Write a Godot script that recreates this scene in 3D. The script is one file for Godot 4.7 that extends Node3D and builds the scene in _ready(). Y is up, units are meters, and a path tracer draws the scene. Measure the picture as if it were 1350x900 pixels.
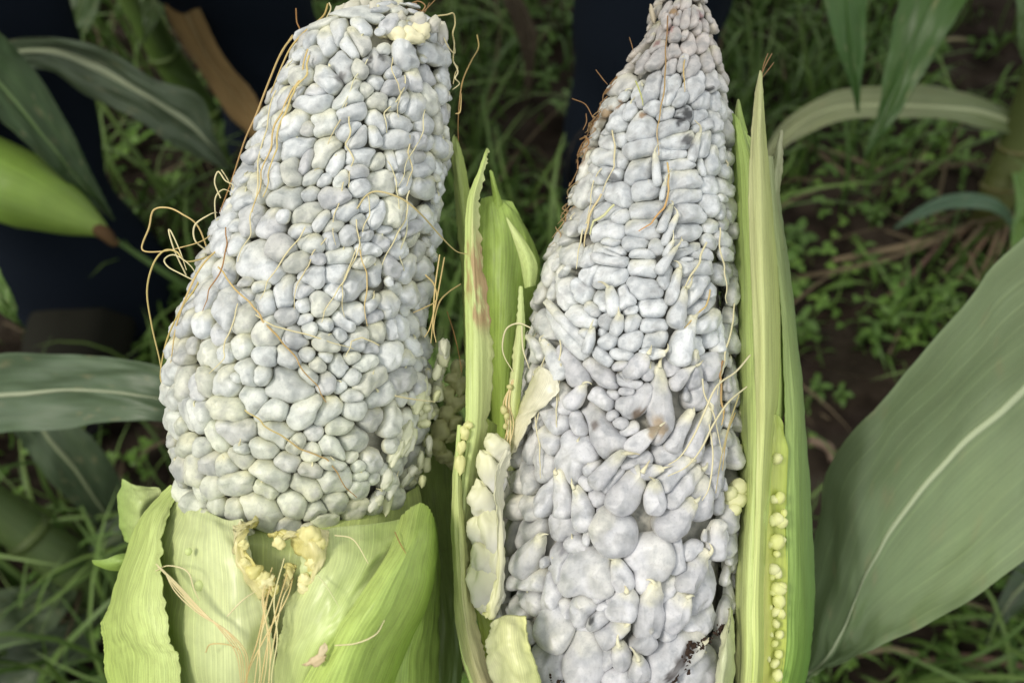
extends Node3D
# Two smutted maize ears held up close in a maize field, looking down at weedy soil.

const CAM_HEIGHT := 0.78
const PITCH := 57.0
const FOV := 44.0
const NEAR_DIST := 0.26            # metres from the lens to the axes of the two ears

var lens := 0.0                    # focal length in photo pixels (1350 x 900)
var unit := 0.0                    # metres per photo pixel on the plane through the ears
var eye := Vector3.ZERO
var right_dir := Vector3.RIGHT
var up_dir := Vector3.UP
var view_dir := Vector3.FORWARD
var base_point := Vector3.ZERO     # base of the ear being built, in the tilted plane of the ears
var table: Array = []              # profile of the ear being built: [y, axis x, radius]
var rng := RandomNumberGenerator.new()
var noise := FastNoiseLite.new()
var fine := FastNoiseLite.new()
var M := {}
var taken := {}

# ---------------------------------------------------------------- places
func setup_frame() -> void:
	lens = 450.0 / tan(deg_to_rad(FOV / 2.0))
	unit = NEAR_DIST / lens
	eye = Vector3(0, CAM_HEIGHT, 0)
	var p := deg_to_rad(PITCH)
	view_dir = Vector3(0, -sin(p), -cos(p))
	up_dir = Vector3(0, cos(p), -sin(p))

func at(x: float, y: float, d: float) -> Vector3:       # world point seen at photo pixel x, y, d metres deep
	return eye + view_dir * d + right_dir * ((x - 675.0) / lens * d) - up_dir * ((y - 450.0) / lens * d)

func on_ground(x: float, y: float) -> Vector3:
	var r := at(x, y, 1.0) - eye
	return eye + r * (eye.y / -r.y)

func local(x: float, y: float, z: float) -> Vector3:    # point of an ear: z millimetres in front of the ears' plane
	var d := NEAR_DIST - z * 0.001
	return Vector3((x - 675.0) / lens * d, (450.0 - y) / lens * d, z * 0.001) - base_point

func profile(y: float) -> Vector2:
	var n := table.size()
	if y <= table[0][0]:
		return Vector2(table[0][1], table[0][2])
	for i in range(1, n):
		if y <= table[i][0]:
			var a: Array = table[i - 1]
			var b: Array = table[i]
			var t: float = (y - a[0]) / (b[0] - a[0])
			return Vector2(lerpf(a[1], b[1], t), lerpf(a[2], b[2], t))
	return Vector2(table[n - 1][1], table[n - 1][2])

func ear_point(theta: float, y: float, h: float) -> Vector3:
	var c := profile(y)
	var r := c.y + h
	return Vector3((c.x + r * sin(theta) - 675.0) * unit, (450.0 - y) * unit, r * cos(theta) * unit) - base_point

func to_ear(x: float, y: float) -> Vector3:             # photo pixel -> (angle, height, scale) on the ear
	var k := 1.0
	var th := 0.0
	var yy := y
	for i in 10:
		var xx := 675.0 + (x - 675.0) * k
		yy = 450.0 + (y - 450.0) * k
		var c := profile(yy)
		th = asin(clampf((xx - c.x) / maxf(c.y, 1.0), -0.975, 0.975))
		var z := c.y * cos(th) * unit
		k = lerpf(k, 1.0 - z / NEAR_DIST, 0.7)
	return Vector3(th, yy, k)

# ---------------------------------------------------------------- bookkeeping
func numbered(n: String) -> String:
	taken[n] = int(taken.get(n, -1)) + 1
	return n if taken[n] == 0 else "%s_%03d" % [n, taken[n]]

func thing(n: String, label: String, category: String, where := Vector3.ZERO, group := "") -> Node3D:
	var o := Node3D.new()
	o.name = numbered(n)
	add_child(o)
	o.position = where
	o.set_meta("label", label)
	o.set_meta("category", category)
	if group != "":
		o.set_meta("group", group)
	return o

func part(parent: Node3D, n: String, mesh: Mesh, mat: Material) -> MeshInstance3D:
	var o := MeshInstance3D.new()
	o.name = n
	o.mesh = mesh
	o.material_override = mat
	parent.add_child(o, true)
	return o

# ---------------------------------------------------------------- mesh building
class Shape:
	var v := PackedVector3Array()
	var c := PackedColorArray()
	var uv := PackedVector2Array()
	var f := PackedInt32Array()
	func quad(a: int, b: int, d: int, e: int) -> void:
		f.append_array([a, b, d, a, d, e])
	func add(o: Shape) -> void:
		var k := v.size()
		v.append_array(o.v)
		c.append_array(o.c)
		uv.append_array(o.uv)
		for i in o.f:
			f.append(i + k)
	func mesh() -> ArrayMesh:
		var n := PackedVector3Array()
		n.resize(v.size())
		for i in range(0, f.size(), 3):
			var a := f[i]
			var b := f[i + 1]
			var d := f[i + 2]
			var k := (v[d] - v[a]).cross(v[b] - v[a])
			n[a] += k
			n[b] += k
			n[d] += k
		for i in n.size():
			n[i] = n[i].normalized() if n[i].length_squared() > 0.0 else Vector3.UP
		var arr := []
		arr.resize(Mesh.ARRAY_MAX)
		arr[Mesh.ARRAY_VERTEX] = v
		arr[Mesh.ARRAY_NORMAL] = n
		if c.size() == v.size():
			arr[Mesh.ARRAY_COLOR] = c
		if uv.size() == v.size():
			arr[Mesh.ARRAY_TEX_UV] = uv
		arr[Mesh.ARRAY_INDEX] = f
		var m := ArrayMesh.new()
		m.add_surface_from_arrays(Mesh.PRIMITIVE_TRIANGLES, arr)
		return m

func spline(p: Array, t: float) -> Vector3:             # Catmull-Rom through points, t in 0..1
	var n := p.size() - 1
	if n < 1:
		return p[0]
	var x := clampf(t, 0.0, 1.0) * n
	var i := mini(int(x), n - 1)
	var a: Vector3 = p[i]
	var b: Vector3 = p[i + 1]
	var pre: Vector3 = p[i - 1] if i > 0 else a * 2.0 - b
	var post: Vector3 = p[i + 2] if i + 2 <= n else b * 2.0 - a
	return a.cubic_interpolate(b, pre, post, x - i)

# A sheet with thickness through rows of control points. mapper turns a control point into a place; tint(u, v) gives its colour.
func sheet(rows: Array, nu: int, nv: int, thick: float, mapper: Callable, tint: Callable, o := {}) -> Shape:
	var s := Shape.new()
	var ripple: float = o.get("ripple", 0.0)
	var jag: Array = o.get("jag", [0.0, 0.0])           # raggedness of the first and last column, in pixels
	var rib: float = o.get("rib", 0.0)
	var ribs: float = o.get("ribs", 14.0)
	var key: float = o.get("key", rng.randf() * 1000.0)
	var strip: float = o.get("strip", -1.0)             # only a strip along the middle, this wide at the start
	var top := PackedVector3Array()
	for j in nv + 1:
		var v := float(j) / nv
		var line := []
		var cols: int = rows[0].size()
		for k in cols:
			var col := []
			for r in rows:
				col.append(r[k])
			line.append(spline(col, v))
		var tl := fine.get_noise_2d(v * 900.0 + key, 7.0) + 0.7 * fine.get_noise_2d(v * 3600.0 + key, 47.0)
		var tr := fine.get_noise_2d(v * 900.0 + key, 91.0) + 0.7 * fine.get_noise_2d(v * 3600.0 + key, 147.0)
		for i in nu + 1:
			var u := float(i) / nu
			if strip > 0.0:
				u = 0.5 + (u - 0.5) * strip * (1.0 - 0.75 * v)
			var p := spline(line, u)
			p.x += jag[0] * tl * pow(1.0 - u, 6.0) + jag[1] * tr * pow(u, 6.0)
			top.append(mapper.call(p))
	var w := nu + 1
	var normals := PackedVector3Array()
	for j in nv + 1:
		for i in w:
			var a := top[j * w + mini(i + 1, nu)] - top[j * w + maxi(i - 1, 0)]
			var b := top[mini(j + 1, nv) * w + i] - top[maxi(j - 1, 0) * w + i]
			normals.append(a.cross(b).normalized() * -1.0)
	for side in 2:
		for j in nv + 1:
			for i in w:
				var u := float(i) / nu
				var v := float(j) / nv
				var crown := 0.0
				if strip > 0.0:
					crown = thick * 0.8 * sin(u * PI)
					u = 0.5 + (u - 0.5) * strip * (1.0 - 0.75 * v)
				var q := top[j * w + i]
				var nn := normals[j * w + i]
				var lift := ripple * (noise.get_noise_3d(u * 60.0 + key, v * 140.0, 3.0) + 0.35 * noise.get_noise_3d(u * 200.0 + key, v * 300.0, 33.0))
				lift += rib * (sin(u * TAU * ribs + 1.3 * noise.get_noise_2d(u * 300.0, key)) * 0.6 + fine.get_noise_2d(u * 1500.0 + key, v * 60.0))
				s.v.append(q + nn * (lift + crown * (1.0 - 2.0 * side) + (0.5 - side) * thick))
				s.c.append(tint.call(u, v))
				s.uv.append(Vector2(u, v))
	var half := (nv + 1) * w
	for j in nv:
		for i in nu:
			var a := j * w + i
			s.quad(a, a + w, a + w + 1, a + 1)
			s.quad(half + a, half + a + 1, half + a + w + 1, half + a + w)
	for j in nv:
		var a := j * w
		s.quad(a, half + a, half + a + w, a + w)
		a = j * w + nu
		s.quad(a, a + w, half + a + w, half + a)
	for i in nu:
		s.quad(i, i + 1, half + i + 1, half + i)
		var a := nv * w + i
		s.quad(a, half + a, half + a + 1, a + 1)
	for i in range(0, s.f.size(), 3):
		var q := s.f[i + 1]
		s.f[i + 1] = s.f[i + 2]
		s.f[i + 2] = q
	return s

func tube(pts: Array, radii: Array, sides: int, color: Color, steps := 0, tip := Color(-1, 0, 0)) -> Shape:
	var s := Shape.new()
	var n := steps if steps > 0 else (pts.size() - 1) * 5
	var prev := Vector3.ZERO
	for j in n + 1:
		var t := float(j) / n
		var p := spline(pts, t)
		var d := (spline(pts, minf(t + 0.01, 1.0)) - spline(pts, maxf(t - 0.01, 0.0))).normalized()
		var x := d.cross(Vector3(0.31, 0.2, 0.93)).normalized() if prev == Vector3.ZERO else (prev - d * prev.dot(d)).normalized()
		prev = x
		var y := d.cross(x)
		var f := t * (radii.size() - 1)
		var k := mini(int(f), radii.size() - 2)
		var r: float = lerpf(radii[k], radii[k + 1], f - k)
		for i in sides:
			var a := TAU * i / sides
			s.v.append(p + (x * cos(a) + y * sin(a)) * r)
			s.c.append(color if tip.r < 0.0 else color.lerp(tip, t))
			s.uv.append(Vector2(float(i) / sides, t))
	for j in n:
		for i in sides:
			var a := j * sides + i
			var b := j * sides + (i + 1) % sides
			s.quad(a, a + sides, b + sides, b)
	for e in 2:
		var c := s.v.size()
		s.v.append(spline(pts, e))
		s.c.append(color if tip.r < 0.0 or e == 0 else tip)
		s.uv.append(Vector2(0.5, e))
		for i in sides:
			var a := e * n * sides + i
			var b := e * n * sides + (i + 1) % sides
			s.f.append_array([c, a, b] if e == 0 else [c, b, a])
	return s

# A lumpy closed blob: three radii along turned axes, uneven by noise.
func blob(center: Vector3, r: Vector3, turn: Basis, color: Color, lump: float, n := 10, color2 := Color(-1, 0, 0)) -> Shape:
	var s := Shape.new()
	var key := rng.randf() * 500.0
	var w := n * 2
	for j in n + 1:
		var phi := PI * j / n
		for i in w:
			var th := TAU * i / w
			var d := Vector3(sin(phi) * cos(th), cos(phi), sin(phi) * sin(th))
			var k := 1.0 + lump * (noise.get_noise_3d(d.x * 38.0 + key, d.y * 38.0, d.z * 38.0) * 1.3 + 0.5 * noise.get_noise_3d(d.x * 90.0 + key, d.y * 90.0, d.z * 90.0))
			s.v.append(center + turn * (d * r * k))
			s.c.append(color if color2.r < 0.0 else color.lerp(color2, clampf(0.5 + d.y * 0.7, 0.0, 1.0)))
			s.uv.append(Vector2(float(i) / w, float(j) / n))
	for j in n:
		for i in w:
			var a := j * w + i
			var b := j * w + (i + 1) % w
			s.quad(a, a + w, b + w, b)
	return s

# ---------------------------------------------------------------- materials
func noise_texture(seed_: int, freq: float, stops: Array, octaves := 4, kind := FastNoiseLite.TYPE_SIMPLEX_SMOOTH, size := 512) -> NoiseTexture2D:
	var n := FastNoiseLite.new()
	n.seed = seed_
	n.noise_type = kind
	n.frequency = freq
	n.fractal_octaves = octaves
	var t := NoiseTexture2D.new()
	t.width = size
	t.height = size
	t.seamless = true
	t.noise = n
	if stops.size() > 0:
		var g := Gradient.new()
		g.offsets = PackedFloat32Array(stops.map(func(q): return q[0]))
		g.colors = PackedColorArray(stops.map(func(q): return q[1]))
		t.color_ramp = g
	return t

func bumps(seed_: int, freq: float, octaves: int, strength: float, kind := FastNoiseLite.TYPE_SIMPLEX_SMOOTH) -> NoiseTexture2D:
	var t := noise_texture(seed_, freq, [], octaves, kind)
	t.as_normal_map = true
	t.bump_strength = strength
	return t

# Parallel veins along v with cross veins and blotches: colour and height.
func vein_images(seed_: int, veins: int, contrast: float) -> Array:
	var w := 512
	var h := 512
	var im := Image.create(w, h, false, Image.FORMAT_RGB8)
	var hi := Image.create(w, h, false, Image.FORMAT_RGB8)
	var r := RandomNumberGenerator.new()
	r.seed = seed_
	var line := PackedFloat32Array()
	line.resize(w)
	for k in veins:
		var x := (k + r.randf_range(0.2, 0.8)) * w / veins
		var strong := r.randf_range(0.35, 1.0) * (1.0 if k % 4 == 0 else 0.5)
		for d in range(-5, 6):
			var i := posmod(int(x) + d, w)
			line[i] = maxf(line[i], strong * exp(-pow(d / (2.2 if k % 4 == 0 else 1.2), 2.0)))
	var n := FastNoiseLite.new()
	n.seed = seed_
	n.frequency = 0.02
	for y in h:
		for x in w:
			var streak := n.get_noise_2d(x * 4.0, y * 0.25)
			var blotch := n.get_noise_2d(x * 0.7 + 900.0, y * 0.7)
			var a := line[x] * (0.75 + 0.5 * n.get_noise_2d(x * 0.3, y * 0.8 + 300.0))
			var speck := maxf(0.0, n.get_noise_2d(x * 9.0 + 50.0, y * 9.0) - 0.42) * 1.2
			var g := 0.90 + contrast * (a * 0.42 + streak * 0.09 + blotch * 0.12 - speck)
			im.set_pixel(x, y, Color(clampf(g + contrast * a * 0.05, 0, 1), clampf(g, 0, 1), clampf(g - contrast * a * 0.03, 0, 1)))
			var q := clampf(0.5 + 0.45 * a + 0.18 * streak + 0.1 * blotch, 0, 1)
			hi.set_pixel(x, y, Color(q, q, q))
	hi.bump_map_to_normal_map(3.0)
	return [ImageTexture.create_from_image(im), ImageTexture.create_from_image(hi)]

func mat(rough: float, spec := 0.4) -> StandardMaterial3D:
	var m := StandardMaterial3D.new()
	m.vertex_color_use_as_albedo = true
	m.roughness = rough
	m.metallic_specular = spec
	m.cull_mode = BaseMaterial3D.CULL_DISABLED
	return m

func make_materials() -> void:
	var k := mat(0.46, 0.45)
	k.albedo_texture = noise_texture(11, 0.011, [[0.0, Color(0.70, 0.715, 0.73)], [0.36, Color(0.86, 0.867, 0.87)], [0.58, Color(0.97, 0.97, 0.965)], [1.0, Color(1, 1, 1)]], 5)
	k.detail_enabled = true
	k.detail_uv_layer = BaseMaterial3D.DETAIL_UV_2
	k.detail_blend_mode = BaseMaterial3D.BLEND_MODE_MUL
	k.detail_albedo = noise_texture(12, 0.04, [[0.0, Color(0.86, 0.86, 0.87)], [0.26, Color(0.96, 0.96, 0.965)], [0.40, Color(1, 1, 1)], [1.0, Color(1, 1, 1)]], 3)
	k.normal_enabled = true
	k.normal_texture = bumps(13, 0.03, 5, 1.6)
	k.normal_scale = 0.22
	k.uv1_triplanar = true
	k.uv1_world_triplanar = true
	k.uv1_scale = Vector3.ONE * 30.0
	k.uv2_triplanar = true
	k.uv2_world_triplanar = true
	k.uv2_scale = Vector3.ONE * 55.0
	k.rim_enabled = true
	k.rim = 0.35
	k.rim_tint = 0.3
	M.kernel = k
	var core := mat(0.8, 0.2)
	core.albedo_texture = k.albedo_texture
	core.uv1_triplanar = true
	core.uv1_scale = Vector3.ONE * 60.0
	M.core = core
	var vi := vein_images(21, 84, 0.85)
	var hu := mat(0.42, 0.45)
	hu.albedo_texture = vi[0]
	hu.normal_enabled = true
	hu.normal_texture = vi[1]
	hu.normal_scale = 0.8
	hu.backlight_enabled = true
	hu.backlight = Color(0.34, 0.40, 0.20)
	M.husk = hu
	var sm := mat(0.36, 0.5)
	sm.albedo_texture = vein_images(23, 110, 0.4)[0]
	sm.normal_enabled = true
	sm.normal_texture = vi[1]
	sm.normal_scale = 0.35
	sm.backlight_enabled = true
	sm.backlight = Color(0.32, 0.36, 0.22)
	M.inner_husk = sm
	var vl := vein_images(22, 60, 0.34)
	var lf := mat(0.46, 0.45)
	lf.albedo_texture = vl[0]
	lf.normal_enabled = true
	lf.normal_texture = vl[1]
	lf.normal_scale = 0.45
	lf.backlight_enabled = true
	lf.backlight = Color(0.30, 0.38, 0.16)
	M.leaf = lf
	var lr := mat(0.45, 0.45)
	lr.backlight_enabled = true
	lr.backlight = Color(0.25, 0.3, 0.14)
	M.leaf_rib = lr
	var dry := mat(0.75, 0.25)
	dry.albedo_texture = vl[0]
	dry.backlight_enabled = true
	dry.backlight = Color(0.2, 0.17, 0.1)
	M.dry = dry
	var silk := mat(0.38, 0.45)
	silk.backlight_enabled = true
	silk.backlight = Color(0.4, 0.36, 0.2)
	M.silk = silk
	var gall := mat(0.45, 0.45)
	gall.normal_enabled = true
	gall.normal_texture = k.normal_texture
	gall.normal_scale = 0.3
	gall.uv1_triplanar = true
	gall.uv1_scale = Vector3.ONE * 60.0
	gall.backlight_enabled = true
	gall.backlight = Color(0.3, 0.3, 0.16)
	M.gall = gall
	var soil := mat(0.95, 0.15)
	soil.albedo_texture = noise_texture(31, 0.01, [[0.0, Color(0.45, 0.42, 0.40)], [0.5, Color(0.78, 0.74, 0.70)], [1.0, Color(1, 0.97, 0.93)]], 6)
	soil.normal_enabled = true
	soil.normal_texture = bumps(32, 0.03, 6, 6.0)
	soil.uv1_triplanar = true
	soil.uv1_world_triplanar = true
	soil.uv1_scale = Vector3.ONE * 3.0
	M.soil = soil
	var gr := mat(0.5, 0.4)
	gr.backlight_enabled = true
	gr.backlight = Color(0.25, 0.34, 0.10)
	M.grass = gr
	var cloth := mat(0.85, 0.2)
	cloth.normal_enabled = true
	cloth.normal_texture = bumps(41, 0.12, 3, 3.0)
	cloth.uv1_triplanar = true
	cloth.uv1_scale = Vector3.ONE * 14.0
	M.cloth = cloth
	var soot := mat(0.9, 0.2)
	M.soot = soot

# ---------------------------------------------------------------- kernels
var kt1 := PackedFloat32Array()
var ky1 := PackedFloat32Array()
var kr1 := PackedFloat32Array()
var kt2 := PackedFloat32Array()
var ky2 := PackedFloat32Array()
var kr2 := PackedFloat32Array()
var klev := PackedInt32Array()

func add_kernel(t1: float, y1: float, r1: float, t2: float, y2: float, r2: float, lev: int) -> void:
	kt1.append(t1); ky1.append(y1); kr1.append(r1)
	kt2.append(t2); ky2.append(y2); kr2.append(r2)
	klev.append(lev)

# distance to the tapered spine of a kernel over its radius; everything in pixels of the unrolled ear
func reach(px: float, py: float, ax: float, ay: float, bx: float, by: float, r1: float, r2: float) -> float:
	var dx := bx - ax
	var dy := by - ay
	var l2 := dx * dx + dy * dy
	var t := 0.0
	if l2 > 0.01:
		t = clampf(((px - ax) * dx + (py - ay) * dy) / l2, 0.0, 1.0)
	var qx := px - ax - dx * t
	var qy := py - ay - dy * t
	return sqrt(qx * qx + qy * qy) / (r1 + (r2 - r1) * t)

func fill_gaps(y0: float, y1: float, tries: int, style: Callable, snug: float) -> void:
	for k in tries:
		var f := 1.0 if k < tries * 0.35 else (0.72 if k < tries * 0.6 else (0.52 if k < tries * 0.8 else 0.38))
		var th := rng.randf_range(-PI, PI)
		var y := rng.randf_range(y0, y1)
		var rr := profile(y).y
		if rng.randf() > rr / 180.0 + 0.15:
			continue
		var st: Array = style.call(th, y)              # [radius, radius at tip, length, angle, level]
		var r1: float = st[0] * f
		var r2: float = st[1] * f
		var dx: float = cos(st[3]) * st[2] * f * 0.5
		var dy: float = sin(st[3]) * st[2] * f * 0.5
		var ok := true
		for j in kt1.size():
			if absf((ky1[j] + ky2[j]) * 0.5 - y) > 75.0:
				continue
			var ja := wrapf(kt1[j] - th, -PI, PI) * rr
			if absf(ja) > 110.0:
				continue
			var jb := ja + wrapf(kt2[j] - kt1[j], -PI, PI) * rr
			for s in [-1.0, 0.0, 1.0]:
				var px: float = dx * s
				var py: float = y + dy * s
				var rs: float = lerpf(r1, r2, s * 0.5 + 0.5)
				var q := reach(px, py, ja, ky1[j], jb, ky2[j], kr1[j], kr2[j])
				var rj := (kr1[j] + kr2[j]) * 0.5
				if (q - 1.0) * rj < rs * snug:
					ok = false
					break
			if not ok:
				break
		if ok:
			add_kernel(th - dx / rr, y - dy, r1, th + dx / rr, y + dy, r2, st[4])

func kernel_shape(i: int, o: Dictionary) -> Shape:
	var ym := (ky1[i] + ky2[i]) * 0.5
	var span := wrapf(kt2[i] - kt1[i], -PI, PI)
	var tm := kt1[i] + span * 0.5
	var rm := profile(ym).y
	var ax := -span * 0.5 * rm
	var bx := span * 0.5 * rm
	var ay := ky1[i] - ym
	var by := ky2[i] - ym
	var r1 := kr1[i]
	var r2 := kr2[i]
	var lev := klev[i]
	var length := sqrt((bx - ax) * (bx - ax) + (by - ay) * (by - ay))
	var rmax := maxf(r1, r2)
	var ex := Vector2(bx - ax, by - ay) / length if length > 0.5 else Vector2(1, 0)
	var ey := Vector2(-ex.y, ex.x)
	# neighbours in this kernel's own frame
	var nb := []
	for j in kt1.size():
		if j == i or klev[j] < lev:
			continue
		var jy := (ky1[j] + ky2[j]) * 0.5 - ym
		if absf(jy) > 150.0:
			continue
		var ja := wrapf(kt1[j] - tm, -PI, PI) * rm
		var jb := ja + wrapf(kt2[j] - kt1[j], -PI, PI) * rm
		var gap := Vector2((ja + jb) * 0.5, jy).length() - length * 0.5 - rmax * 1.2 - maxf(kr1[j], kr2[j]) - Vector2(jb - ja, ky2[j] - ky1[j]).length() * 0.5
		if gap > 0.0:
			continue
		nb.append([ja, ky1[j] - ym, jb, ky2[j] - ym, kr1[j], kr2[j], klev[j] > lev])
	var n := clampi(int((length * 2.0 + rmax * 5.0) / 3.2), 18, 40)
	var out := PackedFloat32Array()
	var qx := PackedFloat32Array()
	var qy := PackedFloat32Array()
	var qt := PackedFloat32Array()
	var nx := PackedFloat32Array()
	var ny := PackedFloat32Array()
	for k in n:
		var a := TAU * k / n
		var d := ex * cos(a) + ey * sin(a)
		var t := clampf(0.5 + cos(a) * 0.75, 0.0, 1.0)
		var x0 := lerpf(ax, bx, t)
		var y0 := lerpf(ay, by, t)
		var r := lerpf(r1, r2, t)
		var most := minf(r * (1.7 if lev == 1 else 1.12), r + 7.0)
		var best := most
		var rho := r * 0.3
		var stepw := r * 0.085
		while rho < most:
			var px := x0 + d.x * rho
			var py := y0 + d.y * rho
			var mine := reach(px, py, ax, ay, bx, by, r1, r2)
			var hit := false
			for q in nb:
				var other := reach(px, py, q[0], q[1], q[2], q[3], q[4], q[5])
				if (q[6] and other < 0.8) or (not q[6] and other * 1.1 < mine):
					hit = true
					break
			if hit:
				best = rho - stepw * 0.5
				break
			rho += stepw
		out.append(best)
		qx.append(x0); qy.append(y0); qt.append(t); nx.append(d.x); ny.append(d.y)
	for pass_ in 2:
		var sm := out.duplicate()
		for k in n:
			sm[k] = out[k] * 0.5 + (out[(k + 1) % n] + out[(k + n - 1) % n]) * 0.25
		out = sm
	var s := Shape.new()
	var rings := 7 if rmax < 9.0 else 9 if rmax < 18.0 else 12
	var mean_r := (r1 + r2) * 0.5
	var tall := minf(mean_r * rng.randf_range(1.0, 1.3), 21.0) if lev == 1 else minf(mean_r * 1.15, 22.0)
	var sink := rng.randf_range(-6.0, 2.5) + (0.0 if lev == 1 else 4.0 + 2.0 * (lev - 2))
	var tipped := lev >= 2
	var lift := 8.0 if tipped else 0.0
	var base := -tall + sink
	var tone: Color = o.tone.call(tm, ym, i)
	var cream: Color = o.cream
	var cream_tip := clampf(1.7 - r2 / r1 * 1.6, 0.15, 1.0) if tipped else (rng.randf_range(0.25, 0.9) if rng.randf() < float(o.creamy) else 0.0)
	var key := i * 13.7
	var f1 := 30.0 / maxf(mean_r, 6.0)
	var tilt_x := rng.randf_range(-0.2, 0.2)
	var tilt_y := rng.randf_range(-0.05, 0.34)
	for m in rings + 1:
		var phi := deg_to_rad(118.0) * pow(float(m) / rings, 0.92)
		var cs := cos(phi)
		var rf := pow(sin(minf(phi, PI / 2)), 0.82)
		if phi > PI / 2:
			rf = 1.0 - 0.12 * (phi - PI / 2) / deg_to_rad(28.0)
		for k in n:
			var wob := noise.get_noise_3d(qx[k] * f1 + nx[k] * rf * 24.0 + key, qy[k] * f1 + ny[k] * rf * 24.0, m * 2.0)
			var rho := out[k] * rf * (1.0 + 0.16 * wob)
			var u := qx[k] + nx[k] * rho
			var v := qy[k] + ny[k] * rho
			var t := qt[k]
			if not tipped:
				t = clampf(0.5 - (v / (rmax * 2.0 + absf(by - ay))), 0.0, 1.0)
			var lr := lerpf(r1, r2, qt[k]) / mean_r
			var h := tall * lerpf(1.0, lr, 0.75) * (pow(cs, 0.85) if cs > 0.0 else cs * 1.3)
			h += tall * 0.30 * noise.get_noise_3d(u * f1 * 1.1 + key, v * f1 * 1.1, 60.0) * (1.0 if cs > 0.0 else 0.2)
			h += (u * tilt_x + v * tilt_y) * (0.9 if cs > 0.0 else 0.3)
			h += lift * qt[k] * qt[k]
			s.v.append(ear_point(tm + u / rm, ym + v, base + h))
			var col := tone
			var mott := noise.get_noise_3d(u * 2.4 + key, v * 2.4, 5.0) + 0.35 * noise.get_noise_3d(u * 9.0 + key, v * 9.0, 25.0)
			var edge := smoothstep(0.42, 1.0, t + 0.25 * mott) * cream_tip
			col = col.lerp(cream, edge * 0.85)
			if cs < 0.3:
				col = col.lerp(cream, float(o.rim) * smoothstep(0.3, 0.0, cs))
			col = col.lerp(Color(0.46, 0.465, 0.475), clampf(mott * float(o.mottle), 0.0, 0.55) * (1.0 - edge))
			for sp in o.spots:
				var dd := Vector2(wrapf(tm + u / rm - sp[0], -PI, PI) * rm, ym + v - sp[1])
				dd.y *= sp[4]
				var q: float = dd.length() / sp[2] + 0.55 * noise.get_noise_2d(u * 5.0 + key, v * 5.0)
				if q < 1.0:
					col = col.lerp(sp[3], smoothstep(1.0, 0.45, q) * 0.9)
			s.c.append(col)
	for m in rings:
		for k in n:
			var a := m * n + k
			var b := m * n + (k + 1) % n
			s.quad(a, a + n, b + n, b)
	# the dried stump of the silk that many galls carry at their tip
	var stump := tipped and r2 < r1 * 0.75
	if stump or (lev == 1 and rng.randf() < float(o.stumps)):
		var from := Vector2(bx, by) if stump else Vector2(rng.randf_range(-0.3, 0.3) * mean_r, -out[0] * 0.62)
		var dir := ex if stump else Vector2(rng.randf_range(-0.6, 0.6), -1.0).normalized()
		var wide := minf(r2 * 0.55, 3.4) if stump else rng.randf_range(1.3, 2.4)
		var long := rng.randf_range(6.0, 20.0) if stump else rng.randf_range(5.0, 13.0)
		var top := base + tall * (r2 / mean_r if stump else 0.8) + lift
		var line := []
		var bend := rng.randf_range(-0.9, 0.9)
		var q := from - dir * (0.0 if stump else 2.0) + (dir * r2 * 0.35 if stump else Vector2.ZERO)
		for k in 5:
			line.append(ear_point(tm + q.x / rm, ym + q.y, top - (2.5 if k == 0 else 0.5) + (1.0 if k == 2 else 0.0) - k * 0.8))
			dir = dir.rotated(bend * 0.4 + rng.randf_range(-0.3, 0.3))
			q += dir * long * 0.25
		s.uv = PackedVector2Array()
		var tail := tube(line, [wide * unit, wide * 0.7 * unit, wide * 0.4 * unit, 0.35 * unit], 6, cream, 12, cream.lerp(Color(0.62, 0.46, 0.20), rng.randf() * 0.6))
		tail.uv = PackedVector2Array()
		s.add(tail)
	return s

func build_kernels(root: Node3D, lists: Array, gaps: Array, o: Dictionary, piece := "kernel") -> void:
	kt1.clear(); ky1.clear(); kr1.clear(); kt2.clear(); ky2.clear(); kr2.clear(); klev.clear()
	for l in lists:
		for e in l:
			var a := to_ear(e[0], e[1])
			var b := to_ear(e[3], e[4])
			var grow: float = a.z * (1.15 if int(e[6]) > 1 else 1.34)
			add_kernel(a.x, a.y, e[2] * grow, b.x, b.y, e[5] * grow, int(e[6]))
	for g in gaps:
		fill_gaps(g[0], g[1], g[2], g[3], g[4])
	var front := []
	var order := []
	for i in kt1.size():
		order.append([absf(wrapf((kt1[i] + kt2[i]) * 0.5, -PI, PI)) - (kr1[i] + kr2[i]) * 0.004, i])
	order.sort()
	var rear := Shape.new()
	for k in order.size():
		var s := kernel_shape(order[k][1], o)
		if k < 298 and order[k][0] < 1.75:
			part(root, piece, s.mesh(), M.kernel)
		else:
			rear.add(s)
	var r := part(root, "rear_kernels", rear.mesh(), M.kernel)
	r.set_meta("kind", "stuff")
	print("kernels: ", kt1.size())

func core_shape(y0: float, y1: float, inset: float, color: Color) -> Shape:
	var s := Shape.new()
	var n := 48
	var rows := 60
	for j in rows + 1:
		var y := lerpf(y0, y1, float(j) / rows)
		for i in n:
			var th := TAU * i / n
			var k := -inset + 3.0 * noise.get_noise_3d(cos(th) * 60.0, y * 0.5, sin(th) * 60.0)
			if j == 0 or j == rows:
				k = -profile(y).y + 0.1
			s.v.append(ear_point(th, y, maxf(k, -profile(y).y + 0.1)))
			s.c.append(color)
	for j in rows:
		for i in n:
			var a := j * n + i
			var b := j * n + (i + 1) % n
			s.quad(a, b, b + n, a + n)
	return s

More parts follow.
